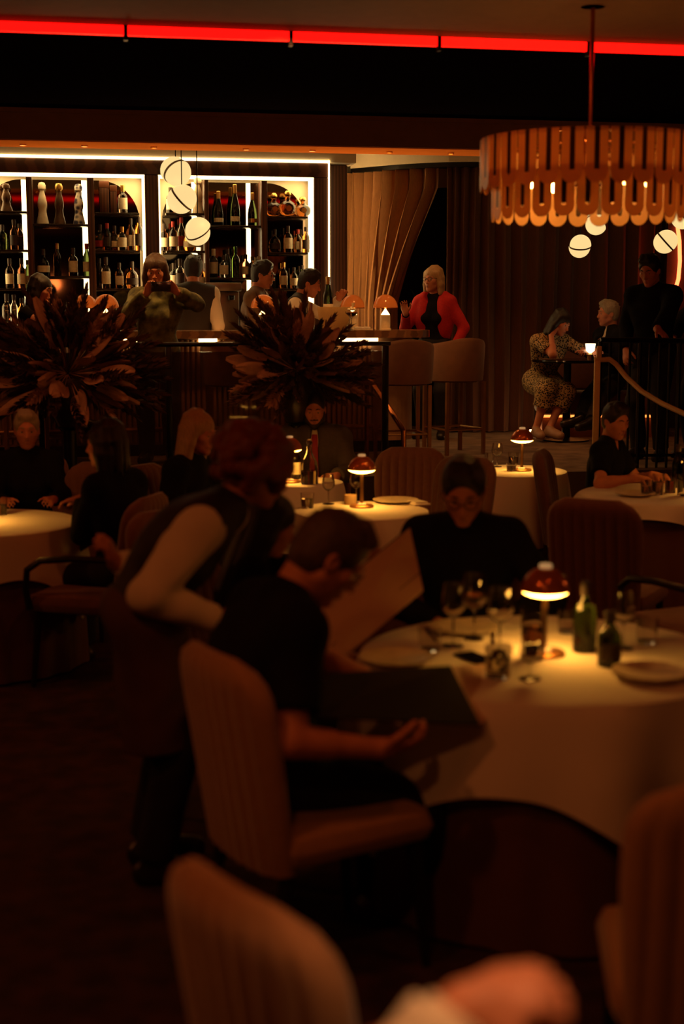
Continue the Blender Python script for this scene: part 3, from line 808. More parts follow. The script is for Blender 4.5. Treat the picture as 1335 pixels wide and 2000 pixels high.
def curtain(name, label, x0, x1, npl, mat, amp, sweep=0.0, seed=0):
    f0, f1 = tf(x0), tf(x1); nu = npl * 10; nv = 26; rnd = random.Random(seed)
    jit = [rnd.uniform(.7, 1.25) for _ in range(npl + 2)]; rows = []
    for j in range(nv + 1):
        v = j / nv; z = ZK - .01 - v * (ZK - PF - .02)
        row = []
        for i in range(nu + 1):
            uu = i / nu; ph = uu * npl
            w_ = min(max((v - .07) / .44, 0), 1); w_ = w_ * (1.15 - .15 * w_)
            f = f0 + (f1 - f0) * uu * (1 - sweep * w_ * uu ** 1.2)
            p = tpos(f); t = (tpos(f + .002) - tpos(f - .002)).normalized(); n = Vector((t.y, -t.x, 0))
            k = jit[int(ph)]
            am = amp * (.75 + .35 * v) * (1 + .5 * sweep * w_ * 2) * k
            q = math.sin(2 * PI * ph); q = math.copysign(abs(q) ** .75, q)
            p = p + n * (am * q) + t * (.25 * am * math.sin(4 * PI * ph + .6) + .012 * math.sin(3 * v + ph))
            row.append((p.x, p.y, z))
        rows.append(row)
    back = [[(x, y + .012, z) for x, y, z in r] for r in rows]
    mb = MB(); mb.loft(rows, closed=False); mb.loft(back, closed=False)
    o = mb.obj(name, mat, recalc=False); tag(o, label, 'curtain'); return o
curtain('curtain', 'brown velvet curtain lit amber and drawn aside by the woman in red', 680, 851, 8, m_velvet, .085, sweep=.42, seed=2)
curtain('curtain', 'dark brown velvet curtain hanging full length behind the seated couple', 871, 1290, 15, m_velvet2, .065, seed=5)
def ribbon(x0, x1, z0, z1, dy0, dy1, n=40):
    f0, f1 = tf(x0), tf(x1); r = []
    for i in range(n + 1):
        p = tpos(f0 + (f1 - f0) * i / n); r.append([(p.x, p.y + dy0, z0), (p.x, p.y + dy1, z0), (p.x, p.y + dy1, z1), (p.x, p.y + dy0, z1)])
    return MB().loft(r, True, True)
struct('trim_2', ribbon(684, 1330, ZK + .03, ZC + .08, -.12, .14), m_plaster)
struct('trim_3', ribbon(684, 1330, ZK - .015, ZK + .03, -.09, .10), m_bmetal)
struct('trim_5', MB().box(px(848, 350, 15.0).x, px(885, 350, 15.0).x, 15.0, 15.06, px(860, 366, 15.0).z, ZK + .2), m_plaster)
# added light strip hidden behind the end of the back bar, washing the curved bulkhead and the curtain
cl = thing('hidden_wash_light', 'added hidden light strip behind the end of the back bar washing the curtain', 'light', B(sx(668, .1), -.30, 0), TH)
MB().box(-.03, 0.0, .0, .02, 1.5, ZC - .1).obj('profile', m_bmetal, cl, smooth=False)
MB().box(0.001, .012, .0, .02, 1.5, ZC - .1).obj('diffuser', M('wash_led', (1, .9, .7), emit=(1.0, .60, .22), estr=80), cl, smooth=False)
# pillar with the neon tube at the right
q0 = px(1300, 500, 15.0); q1 = px(1420, 500, 15.0)
struct('pillar', MB().box(q0.x, q1.x, 14.95, 15.5, PF, ZC + .08), M('pillar_paint', (.06, .03, .02), .6))
nl = thing('neon_light', 'red and orange neon tube glowing on the dark pillar at right', 'neon', (0, 0, 0))
npts = [px(1322, 440, 14.90), px(1326, 470, 14.90), px(1327, 510, 14.90), px(1324, 545, 14.90), px(1316, 572, 14.90), px(1308, 590, 14.90), px(1300, 604, 14.9)]
MB().tube(npts, .020, 8).obj('tube', M('neon_red', (1, .2, .1), emit=(1.0, .10, .028), estr=7), nl)
for i in (0, 3, 5): MB().tube([npts[i], npts[i] + Vector((0, .055, 0))], .008, 6).obj('bracket', m_bmetal, nl)
# ------------------------------------------------------------------ lamps
m_lampwood = M('lamp_base', (.38, .17, .06), .35, metal=.8)
m_diff = M('lamp_diffuser', (1, .9, .7), emit=(1.0, .43, .06), estr=38.0)
m_cap = M('lamp_cap', (.9, .7, .4), .3, emit=(1.0, .55, .2), estr=.32)  # faint emission painted in for the base highlight and bright top cap
m_amber = translucent('amber_glass', (.62, .20, .05), .45, .12)
m_shade = M('copper_shade', (.66, .20, .055), .2, metal=.45, var=.1)
def table_lamp_proto():
    t = thing('table_lamp', '-', 'lamp')
    MB().lathe([(.001, 0), (.066, 0), (.069, .004), (.069, .010), (.064, .014), (.02, .016), (.001, .016)], 28).obj('base', m_lampwood, t)
    MB().lathe([(.001, .0165), (.026, .0165), (.024, .021), (.012, .024), (.001, .024)], 20).obj('base_cap', m_cap, t)
    MB().lathe([(.010, .022), (.0095, .12), (.0095, .206)], 14).obj('stem', m_brass, t)
    pr = [(.0785 * math.cos(a), .210 + .080 * math.sin(a)) for a in np.linspace(.02, PI / 2 - .17, 14)]
    MB().lathe(pr + [(.001, .2895)], 32, cap0=False).obj('shade', m_shade, t)
    MB().lathe([(.001, .190), (.03, .192), (.055, .198), (.070, .205), (.0765, .2105), (.070, .214), (.001, .214)], 32).obj('diffuser', m_diff, t)
    MB().lathe([(.021, .286), (.021, .296), (.018, .299), (.001, .299)], 20).obj('top_cap', m_cap, t)
    return t
_lamp = table_lamp_proto(); _used = []
def table_lamp(p, label):
    if not _used:
        _used.append(1); _lamp.location = p; _lamp['label'] = label; _lamp['group'] = 'mushroom lamps on the dining tables'; return _lamp
    return dup(_lamp, p, 0, label)

# ------------------------------------------------------------------ tables
TZ = .75
m_cloth = M('white_linen', (.82, .74, .62), .85, var=.04, vscale=6, bump=.08, bscale=9, sheen=.2)
m_under = M('dark_undercloth', (.13, .050, .030), .85, var=.1, sheen=.2)
def cloth(R, zt, drop, folds, amp, seed=0, seg=180, nv=12, flare=.02, z_min=.01):
    rnd = random.Random(seed); ph = [rnd.uniform(0, 6.28) for _ in range(4)]
    rings = []
    fo = lambda t: .5 * math.sin(folds * t + ph[0]) + .3 * math.sin((folds * 1.6 // 1) * t + ph[1]) + .2 * math.sin((folds // 2) * t + ph[2])
    for rr in (.001, R * .5, R * .9, R - .008): rings.append([(rr * math.cos(2 * PI * k / seg), rr * math.sin(2 * PI * k / seg), zt) for k in range(seg)])
    for j in range(nv + 1):
        v = j / nv; ring = []
        for k in range(seg):
            t = 2 * PI * k / seg; d = drop(t) if callable(drop) else drop
            z = zt - .004 - (d - .004) * v if j else zt - .004
            r = R + .003 + (amp * (.5 + .5 * fo(t)) + flare) * (v ** .7)
            ring.append((r * math.cos(t), r * math.sin(t), max(z, z_min)))
        rings.append(ring)
    # hem turned back up so that the linen has a thickness
    inner = [(x * .992, y * .992, z + .002) for x, y, z in rings[-1]]
    rings.append(inner)
    rings.append([((R - .004) * math.cos(2 * PI * k / seg), (R - .004) * math.sin(2 * PI * k / seg), zt - .012) for k in range(seg)])
    return MB().loft(rings, True, False)
def round_table(label, clabel, c, R, drop, folds=9, amp=.05, seed=0, under=True):
    t = thing('dining_table', label, 'table', (c[0], c[1], 0), 0, 'round dining tables')
    MB().lathe([(.001, TZ - .040), (R - .02, TZ - .040), (R - .008, TZ - .034), (R - .008, TZ - .020), (.001, TZ - .020)], 48).obj('table_top', m_dark, t)
    MB().lathe([(.26, 0), (.26, .015), (.06, .04), (.045, .08), (.045, TZ - .041)], 24).obj('pedestal', m_bmetal, t)
    if under:
        cloth(R - .006, TZ - .014, TZ - .03, 17, .035, seed + 3, z_min=.012).obj('undercloth', m_under, t)
    o = cloth(R, TZ, drop, folds, amp, seed).obj('tablecloth', m_cloth, None, (c[0], c[1], 0))
    tag(o, clabel, 'tablecloth', 'white tablecloths')
    return t
def sq(L, phi, R):
    def f(t):
        a = t - phi; r = min(L / max(abs(math.cos(a)), abs(math.sin(a))), L * 1.36); return r - R
    return f
FT = Vector((.66, 4.50, 0))
round_table('round dining table nearest the camera with a glowing lamp', 'white square tablecloth with low corner on the nearest table', FT, .60, sq(.86, math.radians(-108), .60), 8, .12, 1)
MT = Vector((px(705, 985, 7.75).x, 7.80, 0))
round_table('round dining table in the middle behind the open menu page', 'white tablecloth on the middle table behind the open menu page', MT, .37, .42, 9, .05, 2)
ST = Vector((px(590, 940, 9.1).x, 9.10, 0))
round_table('small round table behind the middle table with a carafe', 'white tablecloth under the glass carafe behind the middle table', ST, .26, .42, 7, .05, 3)
BT = Vector((px(1003, 920, 9.7).x, 9.72, 0))
round_table('round table near the stairs below the seated couple', 'white tablecloth on the table below the seated couple', BT, .36, .48, 9, .06, 4)
RT = Vector((px(1302, 970, 8.5).x, 8.50, 0))
round_table('round table at right before the man in black polo', 'white tablecloth before the man in the black polo', RT, .52, sq(.60, math.radians(160), .52), 8, .05, 5)
LT = Vector((px(-35, 1020, 7.35).x, 7.35, 0))
round_table('round table at far left cut by the picture edge', 'white tablecloth at far left between two seated women', LT, .50, sq(.72, math.radians(-60), .50), 8, .05, 6)

table_lamp(px(1061, 1290, 4.50).xy.to_3d() + Vector((0, 0, TZ)), 'copper mushroom lamp on the nearest table among the wine glasses')
table_lamp(px(706, 990, 7.92).xy.to_3d() + Vector((0, 0, TZ)), 'copper mushroom lamp on the middle table beside the white plate')
table_lamp(px(1018, 918, 9.70).xy.to_3d() + Vector((0, 0, TZ)), 'copper mushroom lamp on the small table below the leopard print dress')
table_lamp(px(566, 944, 9.05).xy.to_3d() + Vector((0, 0, TZ)), 'copper mushroom lamp half hidden by the waitress and beside the carafe')

# ------------------------------------------------------------------ chairs
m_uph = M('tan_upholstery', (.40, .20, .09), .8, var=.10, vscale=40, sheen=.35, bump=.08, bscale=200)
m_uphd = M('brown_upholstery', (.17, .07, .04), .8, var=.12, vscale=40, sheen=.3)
m_leg = M('black_wood', (.014, .009, .007), .4)
def back_mesh(W=.48, H0=.36, H1=.95, T=.085, ribs=9, rc=.13, lean=.16, concave=.035):
    nu, nv = 82, 20; rows = []
    for j in range(nv + 1):
        v = j / nv; z = H0 + (H1 - H0) * (1 - (1 - v) ** 1.0)
        e = max(0, (z - (H1 - rc)) / rc); hw = W / 2 - rc * (1 - math.sqrt(max(0, 1 - min(e, .985) ** 2))) * .95
        taper = .90 + .10 * min(1, (z - H0) / .35); hw *= taper
        tk = T * (1 if e < .5 else math.sqrt(max(.10, 1 - ((e - .5) / .53) ** 2)))
        ring = []
        for i in range(2 * nu):
            q = -1 + 2 * (i % nu) / (nu - 1); sg = -1 if i < nu else 1; q = q * -sg
            x = hw * math.copysign(1 - (1 - abs(q)) ** 1.25, q); ye = sg * (1 - min(abs(x) / hw, 1) ** 7) ** (1 / 2.2)
            rib = .011 * (abs(math.sin(PI * ribs * (x / W + .5))) ** .6 - .7) * min(1, (1 - e) * 1.6)
            yy = ye * (tk / 2 + rib)
            y = yy - lean * (z - H0) - concave * (1 - (2 * x / W) ** 2)
            ring.append((x, y, z))
        rows.append(ring)
    return MB().loft(rows, True, True)
def chair_proto(label, up, arms=False, group=None, H1=.95):
    t = thing('dining_chair', label, 'chair', (0, 0, 0), 0, group or 'upholstered dining chairs')
    mb = MB(); mb.box(-.245, .245, -.20, .27, .375, .475, .045); mb.obj('seat', up, t)
    m2 = back_mesh(H1=H1); m2.v = [(x, y - .185, z) for x, y, z in m2.v]; m2.obj('backrest', up, t)
    for x, y, dx, dy in ((-.20, .22, -.015, .03), (.20, .22, .015, .03), (-.19, -.18, -.02, -.10), (.19, -.18, .02, -.10)):
        MB().tube([(x, y, .38), (x + dx * .4, y + dy * .4, .2), (x + dx, y + dy, 0)], [.021, .018, .012], 8).obj('leg', m_leg, t)
    if arms:
        for g in (-1, 1):
            MB().tube([(g * .25, -.20, .66), (g * .275, 0, .665), (g * .28, .16, .65), (g * .275, .235, .60), (g * .265, .25, .50), (g * .25, .24, .40)], .017, 8).obj('arm', m_leg, t)
    return t
CH = {}
def chair(label, p, face, kind='tan', H1=.95):
    key = (kind, H1)
    loc = Vector((p[0], p[1], 0)); rz = math.radians(face - 90)
    if key not in CH:
        CH[key] = t = chair_proto(label, m_uph if kind == 'tan' else m_uphd, kind == 'arm', None, H1); t.location = loc; t.rotation_euler = (0, 0, rz); return t
    return dup(CH[key], loc, rz, label)
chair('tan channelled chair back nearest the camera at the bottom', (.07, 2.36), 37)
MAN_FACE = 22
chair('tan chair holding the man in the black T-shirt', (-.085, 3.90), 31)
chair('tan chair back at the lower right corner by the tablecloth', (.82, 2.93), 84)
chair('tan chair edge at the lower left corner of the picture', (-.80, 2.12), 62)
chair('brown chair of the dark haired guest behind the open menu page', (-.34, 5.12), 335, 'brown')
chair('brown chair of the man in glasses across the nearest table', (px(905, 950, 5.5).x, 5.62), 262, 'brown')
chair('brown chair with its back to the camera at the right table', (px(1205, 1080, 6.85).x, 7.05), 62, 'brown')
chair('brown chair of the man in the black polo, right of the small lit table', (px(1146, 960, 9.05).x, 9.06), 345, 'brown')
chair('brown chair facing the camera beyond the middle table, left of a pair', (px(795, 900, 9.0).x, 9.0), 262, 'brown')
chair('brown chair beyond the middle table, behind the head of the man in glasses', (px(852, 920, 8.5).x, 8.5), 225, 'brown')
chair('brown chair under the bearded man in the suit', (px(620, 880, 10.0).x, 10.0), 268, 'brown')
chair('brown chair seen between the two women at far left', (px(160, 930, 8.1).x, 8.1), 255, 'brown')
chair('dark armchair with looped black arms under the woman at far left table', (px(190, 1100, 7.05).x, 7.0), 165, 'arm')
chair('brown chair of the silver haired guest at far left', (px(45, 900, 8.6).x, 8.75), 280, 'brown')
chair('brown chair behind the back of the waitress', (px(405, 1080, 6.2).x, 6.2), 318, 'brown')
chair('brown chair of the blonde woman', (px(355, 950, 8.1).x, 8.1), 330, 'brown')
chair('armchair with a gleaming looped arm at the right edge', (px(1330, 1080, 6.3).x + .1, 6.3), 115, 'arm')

# bar stools
def stool_proto(label):
    t = thing('bar_stool', label, 'bar stool', (0, 0, 0), 0, 'bar stools')
    MB().lathe([(.001, .62), (.20, .62), (.215, .64), (.215, .69), (.19, .715), (.001, .72)], 28).obj('seat', m_uphd, t)
    rings = []
    for i in range(37):
        a = math.radians(180 + 180 * (i / 36.0)); a = math.radians(165 + 210 * (i / 36.0)); c, s_ = math.cos(a), math.sin(a)
        h = 1.0 - .05 * abs(math.cos(a)) ** 2
        rings.append([(r * c, r * s_, z) for r, z in ((.215, .64), (.245, .635), (.252, .70), (.262, h - .03), (.252, h), (.228, h), (.218, h - .03))])
    MB().loft(rings, True, True).obj('backrest', M('stool_cover', (.22, .095, .045), .7, sheen=.2), t)
    for x in (-1, 1):
        for y in (-1, 1): MB().box(x * .165 - .014 + .02 * x, x * .165 + .014 + .02 * x, y * .165 - .014 + .02 * y, y * .165 + .014 + .02 * y, 0, .625).obj('leg', M('stool_frame', (.34, .17, .07), .4, metal=.5), t, smooth=False)
    for a, b in (((-.18, -.18), (.18, -.18)), ((-.18, .18), (.18, .18)), ((-.18, -.18), (-.18, .18)), ((.18, -.18), (.18, .18))):
        MB().tube([(a[0], a[1], .22), (b[0], b[1], .22)], .010, 6).obj('stretcher', m_brass, t)
    return t
sp = stool_proto('bar stool with wraparound brown back at the rounded bar end')
q = px(785, 800, 11.85); sp.location = (q.x, q.y, PF); sp.rotation_euler = (0, 0, math.radians(12))
q = px(886, 800, 12.35); dup(sp, (q.x, q.y, PF), math.radians(28), 'bar stool with wraparound brown back before the woman in red')
q = px(75, 800, 11.45); dup(sp, (q.x, q.y, PF), math.radians(-20), 'bar stool under the woman in the sleeveless top')
q = px(455, 800, 11.7); dup(sp, (q.x, q.y, PF), math.radians(8), 'empty bar stool behind the feathery arrangements')

# ------------------------------------------------------------------ globe pendants, made of two half globes set apart
m_globe = M('globe_glow', (.25, .2, .14), .5, emit=(1.0, .71, .29), estr=.96)
def pendant(label, c, r, axis, shift, ztop, group):
    t = thing('globe_pendant', label, 'pendant lamp', c, 0, group)
    R = Vector(axis).normalized().to_track_quat('Z', 'Y').to_matrix()
    for sg in (1, -1):
        mb = MB(); mb.sphere((0, 0, 0), r, 28, 8, 0.0, 1.0) if sg > 0 else mb.sphere((0, 0, 0), r, 28, 8, -1.0, 0.0)
        mb.v = [tuple(R @ Vector((v[0] + sg * shift * .5, v[1], v[2] + sg * .008))) for v in mb.v]; mb.obj('half_globe', m_globe, t)
    mb = MB(); mb.lathe([(.001, -.007), (r * 1.01, -.007), (r * 1.01, .007), (.001, .007)], 32); mb.v = [tuple(R @ Vector((v[0] - shift * .2, v[1], v[2]))) for v in mb.v]; mb.obj('band', M('dark_bronze', (.10, .05, .02), .4, metal=.5), t)
    MB().tube([(0, 0, r * .85), (0, 0, ztop - c[2])], .005, 6).obj('cord', m_bmetal, t)
zs = zb_bot
def gp(x, y, D, rp, axis, shift, label, group, zt=None):
    c = px(x, y, D); pendant(label, c, rp * D / F_PX, axis, shift, ZC + .08 if zt is None else zt, group)
G1, G2 = 'globe pendants over the bar', 'globe pendants by the dark curtain'
gp(343, 335, 12.35, 26.5, (-.55, .50, .67), .024, 'topmost of the three cream globe pendants hanging over the bar', G1)
gp(355, 389, 12.2, 26.5, (.74, -.16, .64), .014, 'middle cream globe pendant over the bar with a slanting dark band', G1)
gp(386, 452, 12.05, 25.5, (.42, .50, -.75), .030, 'lowest of the three cream globe pendants over the bar', G1)
gp(1132, 481, 13.6, 20.5, (.05, .36, -.93), .008, 'cream globe pendant hanging lowest beside the dark curtain, below the chandelier', G2)
gp(1162, 437, 13.7, 20.5, (.5, .4, .7), .03, 'cream globe pendant half covered by the fringe of the chandelier', G2)
gp(1299, 472, 13.2, 21.5, (.70, -.22, .66), .02, 'cream globe pendant above the standing man in black', G2)
gp(1334, 424, 13.3, 22, (.7, -.2, .66), .02, 'cream globe pendant cut by the right picture edge', G2)

# ------------------------------------------------------------------ chandelier of U shaped plates
cc = px(1150, 330, 7.25); zt1 = px(1150, 272, 7.25).z
ch = thing('chandelier', 'round two tier chandelier fringed with amber U shaped plates', 'chandelier', (cc.x, cc.y, zt1))
m_plate = translucent('amber_acrylic', (.92, .58, .25), .48, .22)
def uplate(wd, h, gap, th=.005, foot=None):
    foot = wd * .62 if foot is None else foot
    out = [(-wd / 2, 0), (-wd / 2, -(h - wd / 2))] + [(-wd / 2 * math.cos(t), -(h - wd / 2) - wd / 2 * math.sin(t)) for t in np.linspace(.15, PI - .15, 12)] + [(wd / 2, -(h - wd / 2)), (wd / 2, 0)]
    zi = -(h - foot); g = gap / 2
    inn = [(-g, 0), (-g, zi)] + [(-g * math.cos(t), zi - g * math.sin(t)) for t in np.linspace(.15, PI - .15, 12)] + [(g, zi), (g, 0)]
    mb = MB(); n = len(out)
    vs = [(x, -th, z) for x, z in out] + [(x, -th, z) for x, z in inn] + [(x, 0, z) for x, z in out] + [(x, 0, z) for x, z in inn]
    fs = []
    for i in range(n - 1):
        fs += [(i, i + 1, n + i + 1, n + i), (2 * n + i + 1, 2 * n + i, 3 * n + i, 3 * n + i + 1), (i + 1, i, 2 * n + i, 2 * n + i + 1), (n + i, n + i + 1, 3 * n + i + 1, 3 * n + i)]
    fs += [(0, n, 3 * n, 2 * n), (n - 1, 2 * n + n - 1, 3 * n + n - 1, n + n - 1)]
    mb.add(vs, fs); return mb.mesh('plate', m_plate, smooth=False)
for R_, N_, z0, h, wd in ((.535, 30, 0.0, .255, .103), (.475, 27, -.175, .225, .101)):
    me = uplate(wd, h, .024)
    strip_me = MB().box(-.0118, .0118, -.0045, -.0005, -(h - wd * .60), 0).mesh('slot_strip', M('slot_dark', (.055, .030, .012), .35, metal=.5), smooth=False)  # dark strip added to fill each slot so it reads dark
    for k in range(N_):
        a = 2 * PI * (k + .5 * (R_ < .5)) / N_
        o = mkobj('plate', me, ch, (R_ * math.cos(a), R_ * math.sin(a), z0), a + PI / 2)
        if R_ > .45: mkobj('slot_strip', strip_me, o)
    MB().tube([(R_ * .99 * math.cos(t), R_ * .99 * math.sin(t), z0 - .012) for t in np.linspace(0, 2 * PI, 49)[:-1]], .008, 6, True).obj('ring', m_copper, ch)
for k in range(3):
    a = 2 * PI * k / 3 + .3; MB().tube([(0, 0, .0), (.53 * math.cos(a), .53 * math.sin(a), -.012)], .007, 6).obj('spoke', m_copper, ch)
    MB().tube([(.46 * math.cos(a), .46 * math.sin(a), -.015), (.46 * math.cos(a), .46 * math.sin(a), -.187)], .005, 6).obj('strut', m_copper, ch)
MB().tube([(0, 0, -.10), (0, 0, ZC - zt1)], .011, 8).obj('rod', m_copper, ch)
MB().lathe([(.06, ZC - zt1 - .03), (.06, ZC - zt1), (.001, ZC - zt1)], 20).obj('ceiling_rose', m_copper, ch)
for k in range(6):
    a = 2 * PI * k / 6 + 2.0
    b = MB(); b.sphere((.30 * math.cos(a), .30 * math.sin(a), -.215), .028, 12, 8); b.obj('bulb', M('bulb_%s' % ('bright' if math.cos(a) < -.2 else 'dim'), (1, .8, .5), emit=(1.0, .42, .09), estr=100 if math.cos(a) < -.2 else 30), ch)
    MB().tube([(.05 * math.cos(a), .05 * math.sin(a), -.02), (.30 * math.cos(a), .30 * math.sin(a), -.10), (.30 * math.cos(a), .30 * math.sin(a), -.19)], .007, 6).obj('lamp_arm', m_copper, ch)
# ------------------------------------------------------------------ people
h_dark = M('hair_dark', (.022, .012, .008), .45, stretch=(8, 8, 1), vscale=20, var=.4, bump=.35, bscale=30)
h_brown = M('hair_brown', (.085, .040, .020), .45, stretch=(8, 8, 1), vscale=20, var=.4, bump=.35, bscale=30)
h_auburn = M('hair_auburn', (.22, .045, .018), .5, vscale=20, var=.4, bump=.5, bscale=60)
h_blond = M('hair_blond', (.50, .30, .14), .45, stretch=(8, 8, 1), vscale=20, var=.3, bump=.3, bscale=30)
h_grey = M('hair_grey', (.42, .34, .24), .5, stretch=(8, 8, 1), vscale=20, var=.3, bump=.3, bscale=30)
h_short = M('hair_ash', (.10, .055, .035), .55, vscale=40, var=.4, bump=.4, bscale=90)
c_black = M('cloth_black', (.010, .008, .008), .95, var=.2, spec=.15, bump=.1, bscale=150)
c_blackt = M('cloth_trousers', (.012, .009, .009), .85, var=.2)
c_white = M('shirt_white', (.78, .66, .50), .8, var=.05, bump=.1, bscale=25)
c_brown = M('suit_brown', (.16, .085, .045), .8, var=.15, vscale=50, bump=.1, bscale=150)
c_apron = M('apron_brown', (.085, .035, .026), .85, var=.1)
c_vest = M('vest_black', (.022, .013, .010), .7, var=.15)
c_leop = M('leopard_print', (.50, .34, .15), .8, kind='voronoi', vscale=64, col2=(.012, .009, .007))
c_leop.node_tree.nodes['Color Ramp'].color_ramp.elements[0].position = .42; c_leop.node_tree.nodes['Color Ramp'].color_ramp.elements[1].position = .52
c_green = M('green_blouse', (.20, .19, .055), .75, vscale=14, col2=(.045, .042, .018), bump=.1, bscale=30)
c_red = M('red_cardigan', (.62, .018, .020), .8, var=.15, vscale=60, bump=.1, bscale=150)
c_grey = M('suit_grey', (.075, .060, .045), .8, var=.15, vscale=50)
c_shoe = M('shoe_leather', (.02, .014, .010), .3)
c_sneak = M('sneaker', (.62, .50, .40), .6, vscale=16, col2=(.015, .012, .012))
tr = dict(mat=c_blackt)

# --- behind and before the bar
W1, I1 = person('woman in green patterned blouse photographing with her phone at the bar', (304, 530), 11.6, 272, PF, hpitch=12, female=True,
    hands=dict(R=dict(at=px(287, 572, 11.27), elbow=(.7, -.2, -.8), palm=(-.6, 1, .2), dir=(-.3, .2, .7), curl=.6), L=dict(at=px(344, 570, 11.27), elbow=(-1, -.1, -.45), palm=(.6, 1, .2), dir=(.5, .2, .7), curl=.6)),
    top=dict(mat=c_green, off=.028, wr=.006), bottom=tr, hair=('shoulder', h_brown), shoes=c_shoe, vox=.010, seed=2)
W2, I2 = person('bartender in black vest seen from behind before the shelves', (378, 528), 13.05, 88, PF, lean=4, hpitch=14,
    hands=dict(R=dict(local=True, at=(.17, .20, 1.0), elbow=(.35, -.8, -.4)), L=dict(local=True, at=(-.12, .30, 1.05))),
    top=dict(mat=c_white), vest=c_vest, bottom=tr, hair=('short', h_dark), collar=c_white, shoes=c_shoe, vox=.010, seed=3)
W3, I3 = person('man in brown suit and glasses looking right along the bar', (513, 537), 13.2, -8, PF, lean=6, hpitch=8, hroll=0,
    hands=dict(R=dict(local=True, at=(.12, .28, 1.06)), L=dict(local=True, at=(-.12, .30, 1.08))),
    top=dict(mat=c_brown, off=.022, open=True), bottom=dict(mat=c_brown), hair=('short', h_dark), glasses=True, collar=c_white, shoes=c_shoe, vox=.010, seed=4)
W4, I4 = person('bartender in black vest leaning to reach over the bar', (604, 562), 13.06, -5, PF, lean=16, curve=8, hpitch=18, s_lim=(.95, 1.05),
    hands=dict(R=dict(local=True, at=(.14, .32, 1.02)), L=dict(at=px(662, 582, 13.05), elbow=(-.4, .1, -.8), curl=.5)),
    top=dict(mat=c_white), vest=c_vest, bottom=tr, hair=('short', h_dark), collar=c_white, shoes=c_shoe, vox=.010, seed=5)
W5, I5 = person('woman in sleeveless top seated at the left end of the bar', (80, 566), 11.6, -12, PF, seat=.72, lean=8, hpitch=10, female=True,
    hands=dict(R=dict(at=px(104, 606, 11.55), elbow=(.3, .5, -.8), dir=(0, .1, 1), palm=(0, -1, 0), curl=.7), L=dict(local=True, at=(-.12, .36, 1.10))),
    top=dict(mat=c_black, sleeve='none', neck=.06), bottom=tr, hair=('bob', h_dark), shoes=c_shoe, vox=.010, seed=6)
W6, I6 = person('woman in red cardigan and glasses holding back the curtain', (845, 546), 13.75, 250, PF, female=True, hface=232,
    hands=dict(R=dict(at=px(792, 612, 13.62), elbow=(.5, -.2, -1), dir=(.15, .25, 1), palm=(-.3, 1, 0), curl=.2), L=dict(local=True, at=(-.22, .10, .86), elbow=(-.8, -.5, 0))),
    top=dict(mat=c_black, off=.008), bottom=tr, hair=('bob', h_blond), glasses=True, shoes=c_shoe, vox=.010, seed=7)
# her open cardigan: sleeves and both front halves
def cardigan(I, root):
    J, N, s = I['J'], I['N'], I['s']; c = Sdf(); P = I['P']
    for k, g in (('R', 1), ('L', -1)):
        a, el, wr = J[k][:3]
        c.cap(a, el, .068 * s, .056 * s, k=.03).cap(el, el + (wr - el) * .9, .056 * s, .046 * s, k=.02, flat=True)
        c.ell(P + np.array([g * .10, -.01, .30]) * s, np.array([.098, .136, .26]) * s, k=.04)
        c.cap(N + np.array([g * .05, -.02, -.04]), a + [0, 0, .0], .07 * s, .066 * s, k=.03)
    c.ell(P + np.array([0, -.05, .30]) * s, np.array([.16, .10, .27]) * s, k=.04)
    c.ell(P + np.array([.01, .16, .34]) * s, np.array([.045, .12, .36]) * s, k=.01, sub=True)
    c.obj('cardigan', c_red, .010, root, wrinkle=.003)
cardigan(I6, W6)

# --- raised floor at right
TT = px(1108, 702, 13.5)
W7, I7 = person('seated woman in leopard print dress resting her cheek on her hand', (1094, 650), 13.62, 292, PF, seat=.46, lean=22, hpitch=25, female=True, s_lim=(.92, 1.08), hroll=-10, hface=315,
    hands=dict(R=dict(at=px(1076, 655, 13.58), elbow=(.6, .3, -1), dir=(-.3, .2, .8), palm=(-.6, -.5, 0), curl=.8), L=dict(at=px(1140, 688, 13.42), elbow=(-1, -.2, -.4), curl=.3)),
    feet=dict(R=px(1046, 838, 13.45), L=px(1072, 838, 13.38)), top=dict(mat=c_leop, sleeve='short', off=.014), bottom=dict(mat=c_leop, type='skirt'), hair=('bob', h_dark), shoes=M('sandal', (.35, .2, .12), .5), vox=.010, seed=8)
W8, I8 = person('grey haired man in black suit seated facing left at the small table', (1187, 618), 13.92, 205, PF, seat=.46, hpitch=2, s_lim=(.95, 1.12), hface=190,
    hands=dict(R=dict(at=px(1160, 695, 13.45)), L=dict(local=True, at=(-.15, .3, .80))), feet=dict(R=px(1118, 840, 13.15), L=px(1140, 846, 13.0)),
    top=dict(mat=c_black, off=.022, open=True), bottom=tr, hair=('short', h_grey), collar=c_white, shoes=c_shoe, vox=.010, seed=9)
W9, I9 = person('standing man in black suit with one hand on the balustrade', (1268, 528), 11.75, 235, PF, hpitch=22, lean=6, s_lim=(.95, 1.1),
    hands=dict(R=dict(local=True, at=(.20, .10, .90)), L=dict(at=px(1278, 652, 11.25), elbow=(-.8, -.4, .1), wdir=(.5, -.6, -.5), wpalm=(0, 0, -1), curl=.4)),
    top=dict(mat=c_black, off=.022), bottom=tr, hair=('short', h_dark), collar=c_white, shoes=c_shoe, vox=.010, seed=10)
W10, I10 = person('dark figure in black at the right edge beside the neon', (1372, 560), 11.9, 200, PF, top=dict(mat=c_black, off=.03), bottom=tr, hair=('short', h_dark), shoes=c_shoe, vox=.011, seed=11,
    hands=dict(L=dict(local=True, at=(-.30, .05, 1.0), elbow=(-1, -.2, 0)), R=dict(local=True, at=(.30, .10, 1.0), elbow=(1, -.3, 0))))

